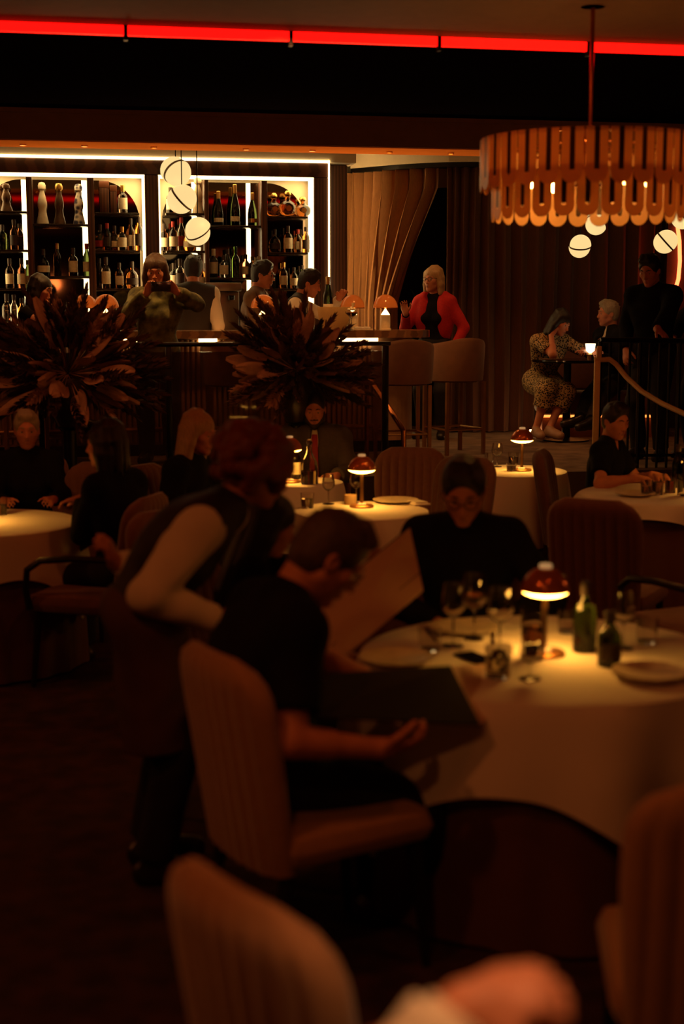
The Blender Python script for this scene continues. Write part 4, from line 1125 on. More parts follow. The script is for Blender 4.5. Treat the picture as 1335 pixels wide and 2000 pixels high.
# --- dining room
W11, I11 = person('man in black polo seated at the right table', (1202, 822), 9.05, 335, 0, seat=.47, hpitch=14, lean=6, hface=300,
    hands=dict(R=dict(at=px(1238, 934, 8.66), elbow=(.6, -.5, -.8), wdir=(1, .1, 0), wpalm=(0, 0, -1), curl=.5), L=dict(at=px(1272, 928, 9.0), elbow=(-.8, -.3, -.6), wdir=(.9, -.3, 0), wpalm=(0, 0, -1))),
    top=dict(mat=c_black, sleeve='short', off=.016, neck=.05), bottom=tr, hair=('short', h_dark), shoes=c_shoe, vox=.009, seed=12)
W12, I12 = person('man in glasses and black jumper looking down across the nearest table', (905, 958), 5.30, 258, 0, seat=.47, hpitch=28, lean=10, hface=262,
    hands=dict(R=dict(at=px(858, 1222, 5.18) , elbow=(1, -.3, -.5), wdir=(.4, -.5, 0), wpalm=(0, 0, -1)), L=dict(at=px(985, 1215, 5.12), elbow=(-1, -.3, -.5), wdir=(-.4, -.5, 0), wpalm=(0, 0, -1))),
    top=dict(mat=c_black, off=.016), bottom=tr, hair=('short', h_dark), glasses=True, shoes=c_shoe, vox=.008, seed=13, wid=1.05)
W13, I13 = person('bearded man in grey suit with red tie seated behind the carafe', (614, 800), 9.75, 268, 0, seat=.47, hpitch=14, lean=3, wid=1.12,
    hands=dict(R=dict(local=True, at=(.16, .36, .74)), L=dict(local=True, at=(-.16, .36, .74))), top=dict(mat=c_grey, off=.026, open=True), bottom=dict(mat=c_grey), hair=('buzz', h_dark), beard=h_dark, collar=c_white, shoes=c_shoe, vox=.010, seed=14)
J = I13['J']; mb = MB()
def tie(I, root, mat):
    N = I['N']; mb = MB(); a = N + np.array([0, .070, -.025]); pts = [(a, .018), (a + [0, .035, -.03], .022), (a + [0, .068, -.12], .026), (a + [0, .085, -.25], .032), (a + [0, .08, -.38], .036), (a + [0, .078, -.41], .004)]
    mb.loft([[(p[0] - w, p[1] - .004, p[2]), (p[0], p[1] + .006, p[2]), (p[0] + w, p[1] - .004, p[2]), (p[0], p[1] - .010, p[2])] for p, w in pts], True, True); mb.obj('tie', mat, root)
tie(I13, W13, M('tie_red', (.30, .02, .015), .6))
W14, I14 = person('silver haired guest in dark top facing the camera at far left', (53, 858), 8.45, 282, 0, seat=.46, hpitch=6, female=True, s_lim=(.88, 1.1),
    hands=dict(R=dict(local=True, at=(.14, .38, .76)), L=dict(local=True, at=(-.14, .38, .76))), top=dict(mat=c_black, off=.016), bottom=tr, hair=('short', h_grey), shoes=c_shoe, vox=.010, seed=15)
W15, I15 = person('dark haired woman turned away to the left table with an earring', (206, 868), 7.15, 150, 0, seat=.47, lean=6, hpitch=4, female=True, hface=163,
    hands=dict(L=dict(at=px(160, 975, 7.25), elbow=(-.6, -.5, -.6), wdir=(-1, .0, -.1), wpalm=(0, 0, -1), curl=.25), R=dict(local=True, at=(.16, .34, .70))), top=dict(mat=c_black, off=.018), bottom=tr, hair=('bob', h_dark), shoes=c_shoe, vox=.009, seed=16)
mb = MB(); e_ = I15['hc'] + I15['Rh'] @ np.array([-.088, -.004, -.055]); mb.sphere(tuple(e_), .010, 10, 6); mb.obj('earring', m_brass, W15)
W16, I16 = person('blonde woman in black leaning forward behind the waitress', (388, 846), 7.95, -32, 0, seat=.47, lean=14, hpitch=10, female=True, hface=-25, twist=12,
    hands=dict(R=dict(local=True, at=(.16, .38, .74)), L=dict(local=True, at=(-.16, .38, .74))), top=dict(mat=c_black, off=.022), bottom=tr, hair=('long', h_blond), shoes=c_shoe, vox=.009, seed=17)
WF = 14
W17, I17 = person('waitress in black vest with curly auburn hair bending to the table', (505, 915), 4.62, WF, 0, lean=27, curve=26, hpitch=22, female=True, hface=22, s_lim=(.92, 1.10), wid=1.1,
    hands=dict(R=dict(at=px(428, 1212, 4.38), elbow=(.2, -1.1, -.35), dir=(-.1, 1, .1), palm=(-1, 0, .2), curl=.5), L=dict(at=px(226, 1100, 4.62), elbow=(-.6, -.5, -1.2), wdir=(-.25, -.4, .8), wpalm=(-1, .1, 0), curl=.8)),
    top=dict(mat=c_white, off=.014, puff=2.2, wr=.005), vest=c_vest, bottom=tr, apron=c_apron, hair=('curly', h_auburn), collar=c_white, shoes=c_shoe, vox=.0065, seed=18, twist=-22, cuffs=(c_white, 'RL'), band=(M('band_dark', (.05, .02, .01), .5), 'R', .80))
W18, I18 = person('long dark haired guest seated behind the man in the T-shirt', (528, 1035), 5.0, 5, 0, seat=.47, lean=8, hpitch=22, female=True, hface=10, s_lim=(.84, 1.1),
    hands=dict(R=dict(at=px(652, 1290, 4.72), elbow=(.7, -.3, -.7), wdir=(1, .3, .2), wpalm=(0, .2, -1), curl=.7), L=dict(at=px(690, 1085, 4.98), elbow=(-.8, -.2, -.6), wdir=(1, .1, .3), wpalm=(.2, -1, -.2), curl=.7)),
    top=dict(mat=c_black, off=.016), bottom=tr, hair=('long', h_dark), shoes=c_shoe, vox=.0075, seed=19)
W19, I19 = person('man in black T-shirt and glasses reading a black menu', (641, 1088), 3.98, MAN_FACE, 0, seat=.485, lean=-22, curve=50, hpitch=40, hface=18, s_lim=(.94, 1.1), wid=1.05,
    hands=dict(R=dict(at=px(738, 1462, 3.74), elbow=(.35, -.8, -.8), wdir=(1, .15, .10), wpalm=(-.15, .5, 1), curl=.40), L=dict(at=px(812, 1385, 4.18), elbow=(-.6, -.5, -.8), wdir=(1, -.15, .05), wpalm=(0, -.4, 1), curl=.5)),
    feet=dict(R=px(880, 1782, 4.15), L=px(735, 1745, 4.30)),
    top=dict(mat=c_black, sleeve='short', off=.020, wr=.004, name='t_shirt'), bottom=tr, hair=('short', h_short), glasses=True, shoes=c_sneak, vox=.006, seed=20)
# --- the guest right before the camera of whom only a raised hand and cuff come into the picture
W20, I20 = person('raised fist and cream sleeve of a guest close to the camera', (-.12, .88, 1.16), 1, 350, 0, seat=.47, lean=0, hpitch=0, s_lim=(.9, 1.1),
    hands=dict(L=dict(at=px(905, 1972, 1.34), elbow=(-.6, -.2, -.5), wdir=(.9, .1, .22), wpalm=(.1, .4, -.8), curl=1.15), R=dict(local=True, at=(.18, .34, .72))),
    top=dict(mat=c_white, off=.024, wr=.004), bottom=tr, hair=('short', h_brown), shoes=c_shoe, vox=.0075, seed=21, cuffs=(c_white, 'L'))
# ------------------------------------------------------------------ glassware and bottles
g_clear = glass('clear_glass', (.97, .95, .92))
g_green = glass('green_glass', (.16, .28, .06))
g_dgreen = glass('dark_green_glass', (.05, .07, .02))
g_amber = glass('amber_glass_bottle', (.62, .22, .05))
g_brown = glass('brown_glass', (.20, .07, .025))
g_rose = glass('rose_drink', (.85, .35, .22))
g_pale = glass('pale_glass', (.72, .66, .50))
c_label = M('paper_label', (.80, .68, .46), .7, var=.12, vscale=60)
c_dlabel = M('dark_label', (.05, .03, .02), .6, var=.3, vscale=60)
c_red_l = M('red_label', (.45, .03, .02), .6, var=.3, vscale=60)
c_gold = M('gold_foil', (.62, .36, .10), .3, metal=.9)
c_ceram = M('white_ceramic', (.80, .66, .45), .35, var=.25, vscale=14)
c_ceramb = M('painted_ceramic', (.80, .70, .55), .35, kind='voronoi', vscale=24, col2=(.05, .05, .10))
c_ceramd = M('dark_ceramic', (.12, .06, .03), .25, var=.5, vscale=14)
PROF = {
 'whisky': ([(.001, 0), (.036, 0), (.039, .02), (.039, .56), (.034, .64), (.018, .72), (.0145, .76), (.014, .90)], .34),
 'wine': ([(.001, 0), (.035, 0), (.037, .02), (.037, .55), (.031, .64), (.017, .74), (.0145, .80), (.0145, .93)], .30),
 'champagne': ([(.001, 0), (.044, 0), (.046, .02), (.046, .34), (.040, .50), (.026, .66), (.018, .78), (.0155, .86)], .12),
 'squat': ([(.001, 0), (.050, 0), (.056, .03), (.058, .25), (.055, .48), (.040, .60), (.018, .68), (.015, .74), (.015, .86)], .24),
 'decanter': ([(.001, 0), (.040, 0), (.046, .03), (.072, .14), (.082, .28), (.078, .42), (.055, .55), (.024, .63), (.021, .72), (.030, .80)], None),
 'tower': ([(.001, 0), (.056, 0), (.054, .06), (.040, .22), (.034, .34), (.042, .42), (.043, .52), (.032, .66), (.021, .76), (.022, .80)], None),
 'gin': ([(.001, 0), (.041, 0), (.043, .02), (.043, .58), (.036, .66), (.018, .72), (.016, .76), (.016, .86)], .40),
 'tall': ([(.001, 0), (.033, 0), (.035, .02), (.034, .60), (.028, .68), (.0145, .76), (.0135, .92)], .36),
}
_bm = {}
def bottle_mesh(kind, h):
    key = (kind, round(h, 2))
    if key not in _bm:
        pr, lab = PROF[kind]; mb = MB().lathe([(r, z * h) for r, z in pr], 20, cap1=True); rt, ztp = pr[-1]
        c = MB()
        if kind == 'decanter': c.lathe([(.018, ztp * h), (.034, (ztp + .05) * h), (.030, (ztp + .14) * h), (.016, h), (.001, h)], 18)
        elif kind == 'tower': c.lathe([(.020, ztp * h + .001), (.034, .84 * h), (.036, .92 * h), (.026, .985 * h), (.001, h)], 18)
        else: c.lathe([(rt + .0025, (ztp - .10) * h), (rt + .0030, ztp * h + .003), (rt + .0035, h - .004), (rt, h), (.001, h)], 14, cap0=False)
        l = None
        if lab:
            R = max(r for r, z in pr if z < .5) + .0012; a, b = (.10, lab + .10) if kind == 'champagne' else (.14, .14 + lab)
            l = MB(); l.loft([[(R * math.cos(t), R * math.sin(t), z * h) for t in np.linspace(-PI / 2 - 1.25, -PI / 2 + 1.25, 15)] for z in (a, b)], closed=False)
        elif kind == 'decanter':
            l = MB().lathe([(.001, -.003), (.026, -.003), (.026, .003), (.001, .003)], 18)
            l.v = [(x, z - .083, y + .30 * h) for x, y, z in l.v]
        _bm[key] = (mb, c, l)
    return _bm[key]
_me = {}
def bottle(p, kind, h, g, cap, label_mat, label, group, rz=TH):
    mb, c, l = bottle_mesh(kind, h)
    def me(tagk, b, mat):
        k = (kind, round(h, 2), tagk, mat.name)
        if k not in _me: _me[k] = b.mesh(tagk, mat)
        return _me[k]
    o = mkobj('bottle', me('bottle', mb, g), None, p, rz); tag(o, label, 'bottle', group)
    mkobj('bottle_cap', me('bottle_cap', c, cap), o)
    if l and label_mat: mkobj('bottle_label', me('bottle_label', l, label_mat), o)
    return o
A, GR, DG, BR, CL, PA = g_amber, g_green, g_dgreen, g_brown, g_clear, g_pale
NM = {A.name: 'amber', GR.name: 'green', DG.name: 'dark green', BR.name: 'brown', CL.name: 'clear', PA.name: 'pale', c_ceram.name: 'white ceramic', c_ceramb.name: 'painted ceramic', c_ceramd.name: 'dark ceramic', g_rose.name: 'rose'}
KN = {'whisky': 'whisky bottle', 'wine': 'wine bottle', 'champagne': 'champagne bottle', 'squat': 'squat spirit bottle', 'decanter': 'round decanter', 'tower': 'bell topped decanter', 'gin': 'gin bottle', 'tall': 'tall spirit bottle'}
ORD = 'first second third fourth fifth sixth seventh eighth'.split()
SECT = {0: {0: 'left column of left bay', 1: 'middle column of left bay', 2: 'right column of left bay'}, 1: {0: 'left column of right bay', 1: 'middle column of right bay', 2: 'right column of right bay'}}
LV = ['top', 'second', 'third', 'lowest']
L, D_, R_ = c_label, c_dlabel, c_red_l
STOCK = [  # bay, column, shelf, [(picture x, kind, height in picture pixels, glass, cap, label)]
 (0, 0, 0, [(4, 'tower', 48, c_ceramd, c_ceramd, None), (14, 'tower', 50, c_ceramd, c_ceramd, None)]),
 (0, 0, 1, [(4, 'gin', 46, GR, D_, None), (27, 'whisky', 55, BR, D_, D_), (38, 'tall', 48, BR, D_, D_)]),
 (0, 0, 2, [(16, 'whisky', 55, BR, D_, L), (39, 'whisky', 56, BR, D_, L), (52, 'wine', 52, DG, D_, L)]),
 (0, 0, 3, [(8, 'gin', 60, CL, D_, None), (22, 'tall', 58, CL, D_, None), (37, 'whisky', 52, A, D_, R_)]),
 (0, 1, 0, [(84, 'tower', 76, c_ceram, c_ceram, None), (117, 'tower', 74, c_ceramd, c_gold, None), (155, 'tower', 74, c_ceramb, c_ceramb, None)]),
 (0, 1, 1, [(83, 'squat', 50, BR, D_, L), (110, 'tall', 60, BR, c_gold, None), (141, 'gin', 52, BR, D_, L), (168, 'wine', 60, DG, R_, L)]),
 (0, 2, 0, [(241, 'gin', 52, CL, c_gold, L)]),
 (0, 2, 1, [(195, 'squat', 48, CL, D_, R_), (209, 'whisky', 50, BR, R_, D_), (223, 'squat', 46, A, D_, L), (238, 'gin', 44, PA, c_gold, L), (255, 'whisky', 60, BR, D_, L), (271, 'tall', 62, A, D_, D_)]),
 (0, 2, 2, [(192, 'tall', 56, BR, D_, None), (205, 'gin', 58, CL, D_, L), (231, 'whisky', 48, BR, D_, L), (256, 'squat', 50, A, D_, D_)]),
 (1, 0, 0, [(334, 'gin', 48, BR, D_, L), (387, 'tower', 66, c_ceram, c_ceram, None)]),
 (1, 0, 1, [(320, 'whisky', 50, BR, D_, L), (338, 'whisky', 54, BR, R_, L), (354, 'wine', 62, PA, R_, R_), (369, 'squat', 46, A, D_, L), (384, 'gin', 48, CL, D_, L)]),
 (1, 0, 2, [(338, 'gin', 50, GR, D_, L), (350, 'gin', 58, CL, D_, D_), (392, 'whisky', 50, A, D_, L)]),
 (1, 1, 0, [(427, 'champagne', 64, DG, c_gold, L), (459, 'champagne', 76, DG, c_gold, L), (493, 'champagne', 62, DG, c_gold, c_gold)]),
 (1, 1, 1, [(416, 'gin', 54, CL, c_label, L), (436, 'gin', 42, CL, D_, L), (443, 'tall', 54, CL, D_, None), (459, 'whisky', 58, GR, GR, None), (479, 'whisky', 44, g_rose, D_, L), (492, 'whisky', 40, BR, D_, D_), (505, 'gin', 40, CL, c_label, L)]),
 (1, 2, 0, [(535, 'decanter', 44, A, c_gold, c_gold), (562, 'decanter', 48, A, c_gold, c_gold), (591, 'decanter', 38, A, c_gold, c_gold)]),
 (1, 2, 1, [(536, 'squat', 44, BR, D_, D_), (562, 'gin', 50, BR, D_, L), (581, 'whisky', 44, BR, R_, L), (597, 'tall', 48, A, D_, D_)]),
 (1, 2, 2, [(553, 'whisky', 50, A, c_gold, L), (573, 'whisky', 40, BR, D_, L), (590, 'wine', 44, DG, D_, None)]),
]
for bi, ci, li, items in STOCK:
    z = SH_Z[(bi, ci, li)] + .0005
    for k, (x, kind, hp, g, cap, lab) in enumerate(items):
        nn = .20 + .05 * (k % 2); s_ = sx(x, nn, 450); h = hp * 13.95 / F_PX
        lt = {None: '', L.name: ' with cream label', D_.name: ' with dark label', R_.name: ' with red label', c_gold.name: ' with gold seal'}[lab.name if lab else None]
        bottle(B(s_, nn, z), kind, h, g, cap, lab, '%s %s%s, %s on %s shelf, %s' % (NM[g.name], KN[kind], lt, ORD[k], LV[li], SECT[bi][ci]), 'bottles on the back bar shelves')
# the dark gift boxes on the upper right shelf of the left bay
z = SH_Z[(0, 2, 0)] + .0005
for x0, x1, hh, lb in ((196, 214, 58, 'dark presentation box on the top shelf beside a clear gin bottle'), (216, 229, 50, 'narrower dark box on the top shelf next to a clear gin bottle')):
    a, b = sx(x0, .2), sx(x1, .2)
    t = thing('bottle_box', lb, 'box', B((a + b) / 2, .20, z), TH, 'dark boxes on the back bar')
    h = hh * 13.95 / F_PX; w2 = (b - a) / 2
    MB().box(-w2, w2, -.05, .05, 0, h * .78, .003).obj('body', m_wood, t); MB().box(-w2 - .002, w2 + .002, -.052, .052, h * .78 + .001, h, .003).obj('lid', M('box_lid', (.16, .05, .02), .4), t)
# espresso machine and till under the shelves of the right bay
s_ = sx(432, .42); t = thing('coffee_machine', 'steel fronted coffee machine behind the bar below the champagne', 'coffee machine', B(s_, .40, ZB), TH)
zc = zy(432, 548, .42) - ZB
MB().box(-.16, .16, -.15, .15, .04, .16, .01).obj('base', m_bmetal, t); MB().box(-.16, .16, -.02, .15, .165, zc - .10, .01).obj('housing', M('steel', (.32, .25, .20), .35, metal=.9), t)
MB().box(-.17, .17, -.15, .15, zc - .10, zc - .02, .012).obj('top', M('steel', (.32, .25, .20), .35), t)
for x in (-.08, .08):
    MB().lathe([(.03, -.04), (.034, 0), (.03, .002)], 14, (x, -.10, zc - .14)).obj('brew_head', m_bmetal, t); MB().tube([(x, -.12, zc - .16), (x, -.22, zc - .17)], .010, 6).obj('handle', m_bmetal, t)

# ------------------------------------------------------------------ on the bar
def dome_lamp(x, label, hs=1.0, n=1.55):
    s_ = sx(x, n, 640); t = thing('dome_lamp', label, 'lamp', B(s_, n, ZT + .0005), TH, 'amber dome lamps on the bar')
    MB().lathe([(.001, 0), (.052, 0), (.052, .010), (.044, .014), (.044, .125), (.040, .130), (.001, .130)], 24).obj('body', M('ribbed_glow_glass', (.60, .36, .14), .25, emit=(1, .45, .10), estr=.12), t)
    MB().lathe([(.040, .131), (.004, .185), (.001, .187)], 22).obj('glow_cone', M('cone_glow', (1, .9, .7), emit=(1.0, .62, .22), estr=7), t)
    MB().tube([(0, 0, .186), (0, 0, .30)], .004, 6).obj('rod', m_brass, t)
    pr = [(.108 * math.cos(a), .190 + .118 * math.sin(a)) for a in np.linspace(0, PI / 2 - .02, 14)]
    MB().lathe(pr + [(.001, .308)] , 32, cap0=False).obj('dome', m_amber, t)
    p_ = B(s_, n, ZT + .33); lamp('SPOT', p_, 22, (1.0, .50, .20), .04, B(s_, 2.40, zb_bot), 100)  # added spot without a visible source, brightens the soffit above the lamp
    MB().tube([(.108 * math.cos(a), .108 * math.sin(a), .190) for a in np.linspace(0, 2 * PI, 33)[:-1]], .004, 6, True).obj('rim', m_copper, t)
dome_lamp(167, 'amber dome lamp on the bar, left one of the overlapping two', n=1.42)
dome_lamp(208, 'amber dome lamp on the bar beside the woman with the phone', n=1.60)
dome_lamp(514, 'amber dome lamp on the bar before the man in brown suit', n=1.55)
dome_lamp(688, 'amber dome lamp half hidden by the reaching hand and the cocktail', n=1.42)
dome_lamp(752, 'amber dome lamp standing alone near the rounded bar end', n=1.58)
# ice bucket
s_ = sx(652, 1.62, 640); t = thing('ice_bucket', 'lit cream acrylic ice bucket on the bar by the bartender', 'ice bucket', B(s_, 1.62, ZT + .0005), TH)
def oval(rx, ry, z, n=32): return [(rx * math.cos(2 * PI * k / n), ry * math.sin(2 * PI * k / n), z) for k in range(n)]
MB().loft([oval(.10, .07, 0), oval(.135, .095, .10), oval(.150, .105, .20), oval(.142, .098, .20), oval(.125, .088, .10), oval(.09, .06, .012)], True, True).obj('bucket', translucent('bucket_acrylic', (.85, .62, .30), .55, .2), t)
rnd = random.Random(4)
for k in range(14):
    b = MB().box(-.02, .02, -.02, .02, -.02, .02, .005); M_ = Matrix.Rotation(rnd.uniform(0, 6), 3, 'X') @ Matrix.Rotation(rnd.uniform(0, 6), 3, 'Z'); c_ = Vector((rnd.uniform(-.08, .08), rnd.uniform(-.05, .05), rnd.uniform(.10, .16)))
    b.v = [tuple(M_ @ Vector(v) + c_) for v in b.v]; b.obj('ice_cube', g_clear, t)
bottle(B(sx(640, 1.62, 600), 1.62, ZT + .16), 'champagne', .30, DG, c_gold, L, 'champagne bottle standing in the lit ice bucket', 'champagne on the bar')
# cocktail with a white flower
def wineglass(label, p, h=.20, rb=.038, rt=.030, fill=None, group='wine glasses', name='wine_glass'):
    prof = [(.001, 0), (.034, 0), (.034, .0025), (.006, .006), (.0038, .015), (.0036, h * .42), (.007, h * .44)]
    bowl = [(rb * .62, h * .50), (rb * .96, h * .60), (rb, h * .68), (rb * .95, h * .80), (rt, h)]
    inn = [(rt - .0014, h), (rb * .95 - .0014, h * .80), (rb - .0014, h * .68), (rb * .94 - .0014, h * .60), (rb * .55, h * .505), (.001, h * .46)]
    o = MB().lathe(prof + bowl + inn, 24).obj(name, g_clear, None, p); tag(o, label, 'glass', group)
    if fill: MB().lathe([(.001, h * .463), (rb * .52, h * .507), (rb * .92 - .003, h * .60), (rb - .0035, h * .68), (.001, h * .681)], 20).obj('drink', fill, o)
    return o
def tumbler(label, p, h=.09, r=.038, fill=None, group='tumblers', mat=None, name='tumbler'):
    o = MB().lathe([(.001, 0), (r * .86, 0), (r * .88, .003), (r, h), (r - .002, h), (r * .88 - .002, .010), (.001, .008)], 24).obj(name, mat or g_clear, None, p); tag(o, label, 'glass', group)
    if fill: MB().lathe([(.001, .0085), (r * .88 - .003, .0105), (r * .95 - .003, h * .62), (.001, h * .62)], 20).obj('drink', fill, o)
    return o
p = B(sx(686, 1.80, 640), 1.80, ZT + .0005)
o = MB().lathe([(.001, 0), (.038, 0), (.038, .003), (.005, .007), (.004, .10), (.012, .108), (.052, .145), (.055, .165), (.053, .165), (.050, .146), (.001, .110)], 24).obj('coupe_glass', g_clear, None, p); tag(o, 'coupe cocktail topped with a white flower on the bar', 'glass', 'cocktails on the bar')
MB().lathe([(.001, .112), (.048, .146), (.0505, .155), (.001, .156)], 20).obj('drink', g_rose, o)
fl = MB()
for k in range(5):
    a = 2 * PI * k / 5; c_ = Vector((.022 * math.cos(a), .022 * math.sin(a), .178)); fl.sphere(tuple(c_), .019, 10, 6, sc=(1, 1, .5))
fl.sphere((0, 0, .19), .014, 10, 6); fl.obj('flower', M('petal', (.85, .72, .5), .6), o)
MB().tube([(.01, 0, .18), (.015, 0, .235)], [.008, .014], 8).obj('garnish', M('garnish', (.75, .55, .3), .6), o)
t = thing('bar_tray', 'cream tray with folded cloth lying on the lit bar', 'tray', B(sx(706, 1.72, 643), 1.72, ZT + .0005), TH)
MB().box(-.09, .09, -.06, .06, 0, .012, .005).obj('tray', c_ceram, t); MB().box(-.07, .07, -.045, .045, .0125, .028, .006).obj('folded_cloth', m_cloth, t)
tumbler('tall glass behind the cocktail on the bar', B(sx(676, 1.5, 640), 1.5, ZT + .0005), .15, .036, g_pale, 'glasses on the bar')
wineglass('wine glass of amber drink near the woman with the phone', B(sx(237, 1.7, 640), 1.7, ZT + .0005), .20, .042, .033, g_amber, 'glasses on the bar')
wineglass('empty stemmed glass between dome lamp and phone woman', B(sx(222, 1.45, 640), 1.45, ZT + .0005), .19, group='glasses on the bar')
bottle(B(sx(115, 1.45, 640), 1.45, ZT + .0005), 'whisky', .25, A, c_gold, L, 'amber bottle on the bar beside the seated woman', 'bottles on the bar')
bottle(B(sx(134, 1.4, 640), 1.4, ZT + .0005), 'tall', .24, BR, D_, None, 'brown bottle on the bar left of the dome lamps', 'bottles on the bar')
o = MB().lathe([(.001, 0), (.036, 0), (.036, .003), (.005, .008), (.004, .10), (.060, .165), (.062, .168), (.058, .168), (.001, .108)], 24).obj('martini_glass', g_clear, None, B(sx(553, 1.5, 640), 1.5, ZT + .0005)); tag(o, 'red cocktail in a martini glass behind the dome lamp', 'glass', 'cocktails on the bar')
MB().lathe([(.001, .112), (.055, .164), (.001, .165)], 20).obj('drink', M('red_drink', (.75, .02, .02), .2, trans=.3), o)
# phone of the woman at the bar
p = px(314, 560, 11.18); t = thing('phone', 'mobile phone held sideways by the woman in the green blouse', 'phone', p, math.radians(2))
MB().box(-.076, .076, -.004, .004, -.037, .037, .004).obj('body', M('phone_back', (.06, .05, .045), .2, metal=.3), t)
for x in (-.055, -.030): MB().lathe([(.001, 0), (.010, 0), (.010, .003), (.001, .003)], 14).obj('lens', m_bmetal, t).location = (x, -.0045, .015); 
for o in t.children:
    if o.name.startswith('lens'): o.rotation_euler = (PI / 2, 0, 0)

q = px(822, 640, 15.25); t = thing('potted_plant', 'green leafy plant seen in the gap between the curtains', 'plant', (q.x, q.y, PF))
MB().lathe([(.001, 0), (.13, 0), (.17, .34), (.15, .34), (.14, .30), (.001, .30)], 22).obj('pot', m_bmetal, t)
MB().tube([(0, 0, .30), (.01, 0, .8), (.0, .01, 1.25)], .014, 6).obj('stem', m_dark, t)
lf = MB().loft([[(-.002, 0, 0), (0, .004, 0), (.002, 0, 0)], [(-.035, .0, .10), (0, .012, .10), (.035, 0, .10)], [(-.03, -.01, .2), (0, .0, .2), (.03, -.01, .2)], [(-.002, -.04, .29), (0, -.038, .29), (.002, -.04, .29)]], closed=False).mesh('leaf', M('leaf_green', (.10, .20, .045), .5, var=.3), True, False)
rnd = random.Random(12)
for k in range(34):
    o = mkobj('leaf', lf, t, (0, 0, rnd.uniform(.75, 1.25))); o.rotation_euler = (rnd.uniform(.3, 1.5), 0, rnd.uniform(0, 6.28))
# ------------------------------------------------------------------ feathery arrangements
m_pl = [M('plume_dark', (.075, .034, .020), .9, var=.3), M('plume_tan', (.60, .34, .20), .9, var=.25), M('plume_brown', (.14, .065, .038), .9, var=.3)]
def plume_mesh(seed, L_, wdt, n):
    rnd = random.Random(seed); mb = MB(); mb.tube([(0, 0, 0), (0, 0, L_ * .55), (L_ * .02, 0, L_ * .8), (L_ * .06, 0, L_)], [.0035, .003, .002, .001], 4)
    for k in range(n):
        f = .35 + .65 * k / n; z = L_ * f; a = rnd.uniform(0, 2 * PI); sp = wdt * math.sin(PI * min(1, (f - .30) / .72)) ** .7 + .004; ln = L_ * .13 * rnd.uniform(.7, 1.3)
        bx = L_ * .06 * max(0, f - .55) ** 1.5; d = Vector((math.cos(a) * sp, math.sin(a) * sp, ln)); sd = Vector((-math.sin(a), math.cos(a), 0)) * .011
        b = Vector((bx, 0, z)); mb.add([b, b + d * .5 + sd, b + d, b + d * .5 - sd], [(0, 1, 2, 3)])
    return mb
def paddle_mesh(L_, wdt):
    rows = []; nz = 9
    for i in range(nz + 1):
        f = i / nz; z = L_ * (.45 + .55 * f); w_ = wdt * (math.sin(PI * min(1, .10 + .86 * f)) ** .65); cv = .03 * f * f
        rows.append([(-w_, cv + .012, z), (-w_ * .5, cv, z), (0, cv + .008, z), (w_ * .5, cv, z), (w_, cv + .012, z)])
    mb = MB(); mb.loft(rows, closed=False); mb.loft([[(x, y + .004, z) for x, y, z in r] for r in rows], closed=False); mb.tube([(0, .006, 0), (0, .008, L_ * .5)], .004, 4); return mb
PLM = [plume_mesh(1, .66, .045, 90).mesh('plume', m_pl[0], False, False), plume_mesh(2, .60, .055, 100).mesh('plume', m_pl[2], False, False), plume_mesh(3, .56, .06, 90).mesh('plume', m_pl[1], False, False)]
PAD = [paddle_mesh(.54, .060).mesh('paddle_leaf', m_pl[1], True, False), paddle_mesh(.48, .068).mesh('paddle_leaf', m_pl[2], True, False)]
def arrangement(label, cx, cy, D, sc, seed, n=95):
    c = px(cx, cy, D); rnd = random.Random(seed)
    t = thing('pampas_arrangement', label, 'dried flowers', (c.x, c.y, 0), 0, 'dried pampas arrangements')
    zb = c.z - .10
    MB().lathe([(.17, 0), (.17, .03), (.06, .06), (.045, .3), (.045, zb - .36), (.08, zb - .34)], 20).obj('pedestal', m_bmetal, t)
    MB().lathe([(.001, zb - .335), (.07, zb - .335), (.13, zb - .22), (.14, zb - .10), (.09, zb - .01), (.08, zb - .01), (.12, zb - .10), (.001, zb - .30)], 24).obj('vase', M('vase_dark', (.03, .018, .012), .3), t)
    for k in range(n):
        az = rnd.uniform(0, 2 * PI); el = math.asin(rnd.uniform(-.62, 1.0)); d = Vector((math.cos(az) * math.cos(el), math.sin(az) * math.cos(el), math.sin(el)))
        tip = Vector((c.x, c.y, zb)) + d * .66 * sc
        if (tip - OV).dot(NV) < NRL + .05 and tip.z < ZR + .06: continue
        if (tip - Vector(I13['loc'] + I13['R'] @ I13['hc'])).length < .36 or (tip.z < .95 and abs(tip.x - c.x) < .5): continue
        pad = rnd.random() < .45
        o = mkobj('paddle_leaf' if pad else 'plume', rnd.choice(PAD) if pad else PLM[rnd.choice((0, 0, 0, 1, 1, 2))], t, (d.x * .03, d.y * .03, zb + .02 + .03 * d.z))
        q = d.to_track_quat('Z', 'Y').to_matrix() @ Matrix.Rotation(rnd.uniform(0, 6.28), 3, 'Z'); o.rotation_euler = q.to_euler(); k_ = sc * rnd.uniform(.82, 1.08); o.scale = (k_, k_, k_)
arrangement('large dried pampas arrangement at left in front of the railing', 132, 706, 9.55, .92, 3, 190)
arrangement('large dried pampas arrangement at centre above the bearded man', 578, 700, 9.80, .80, 8, 180)

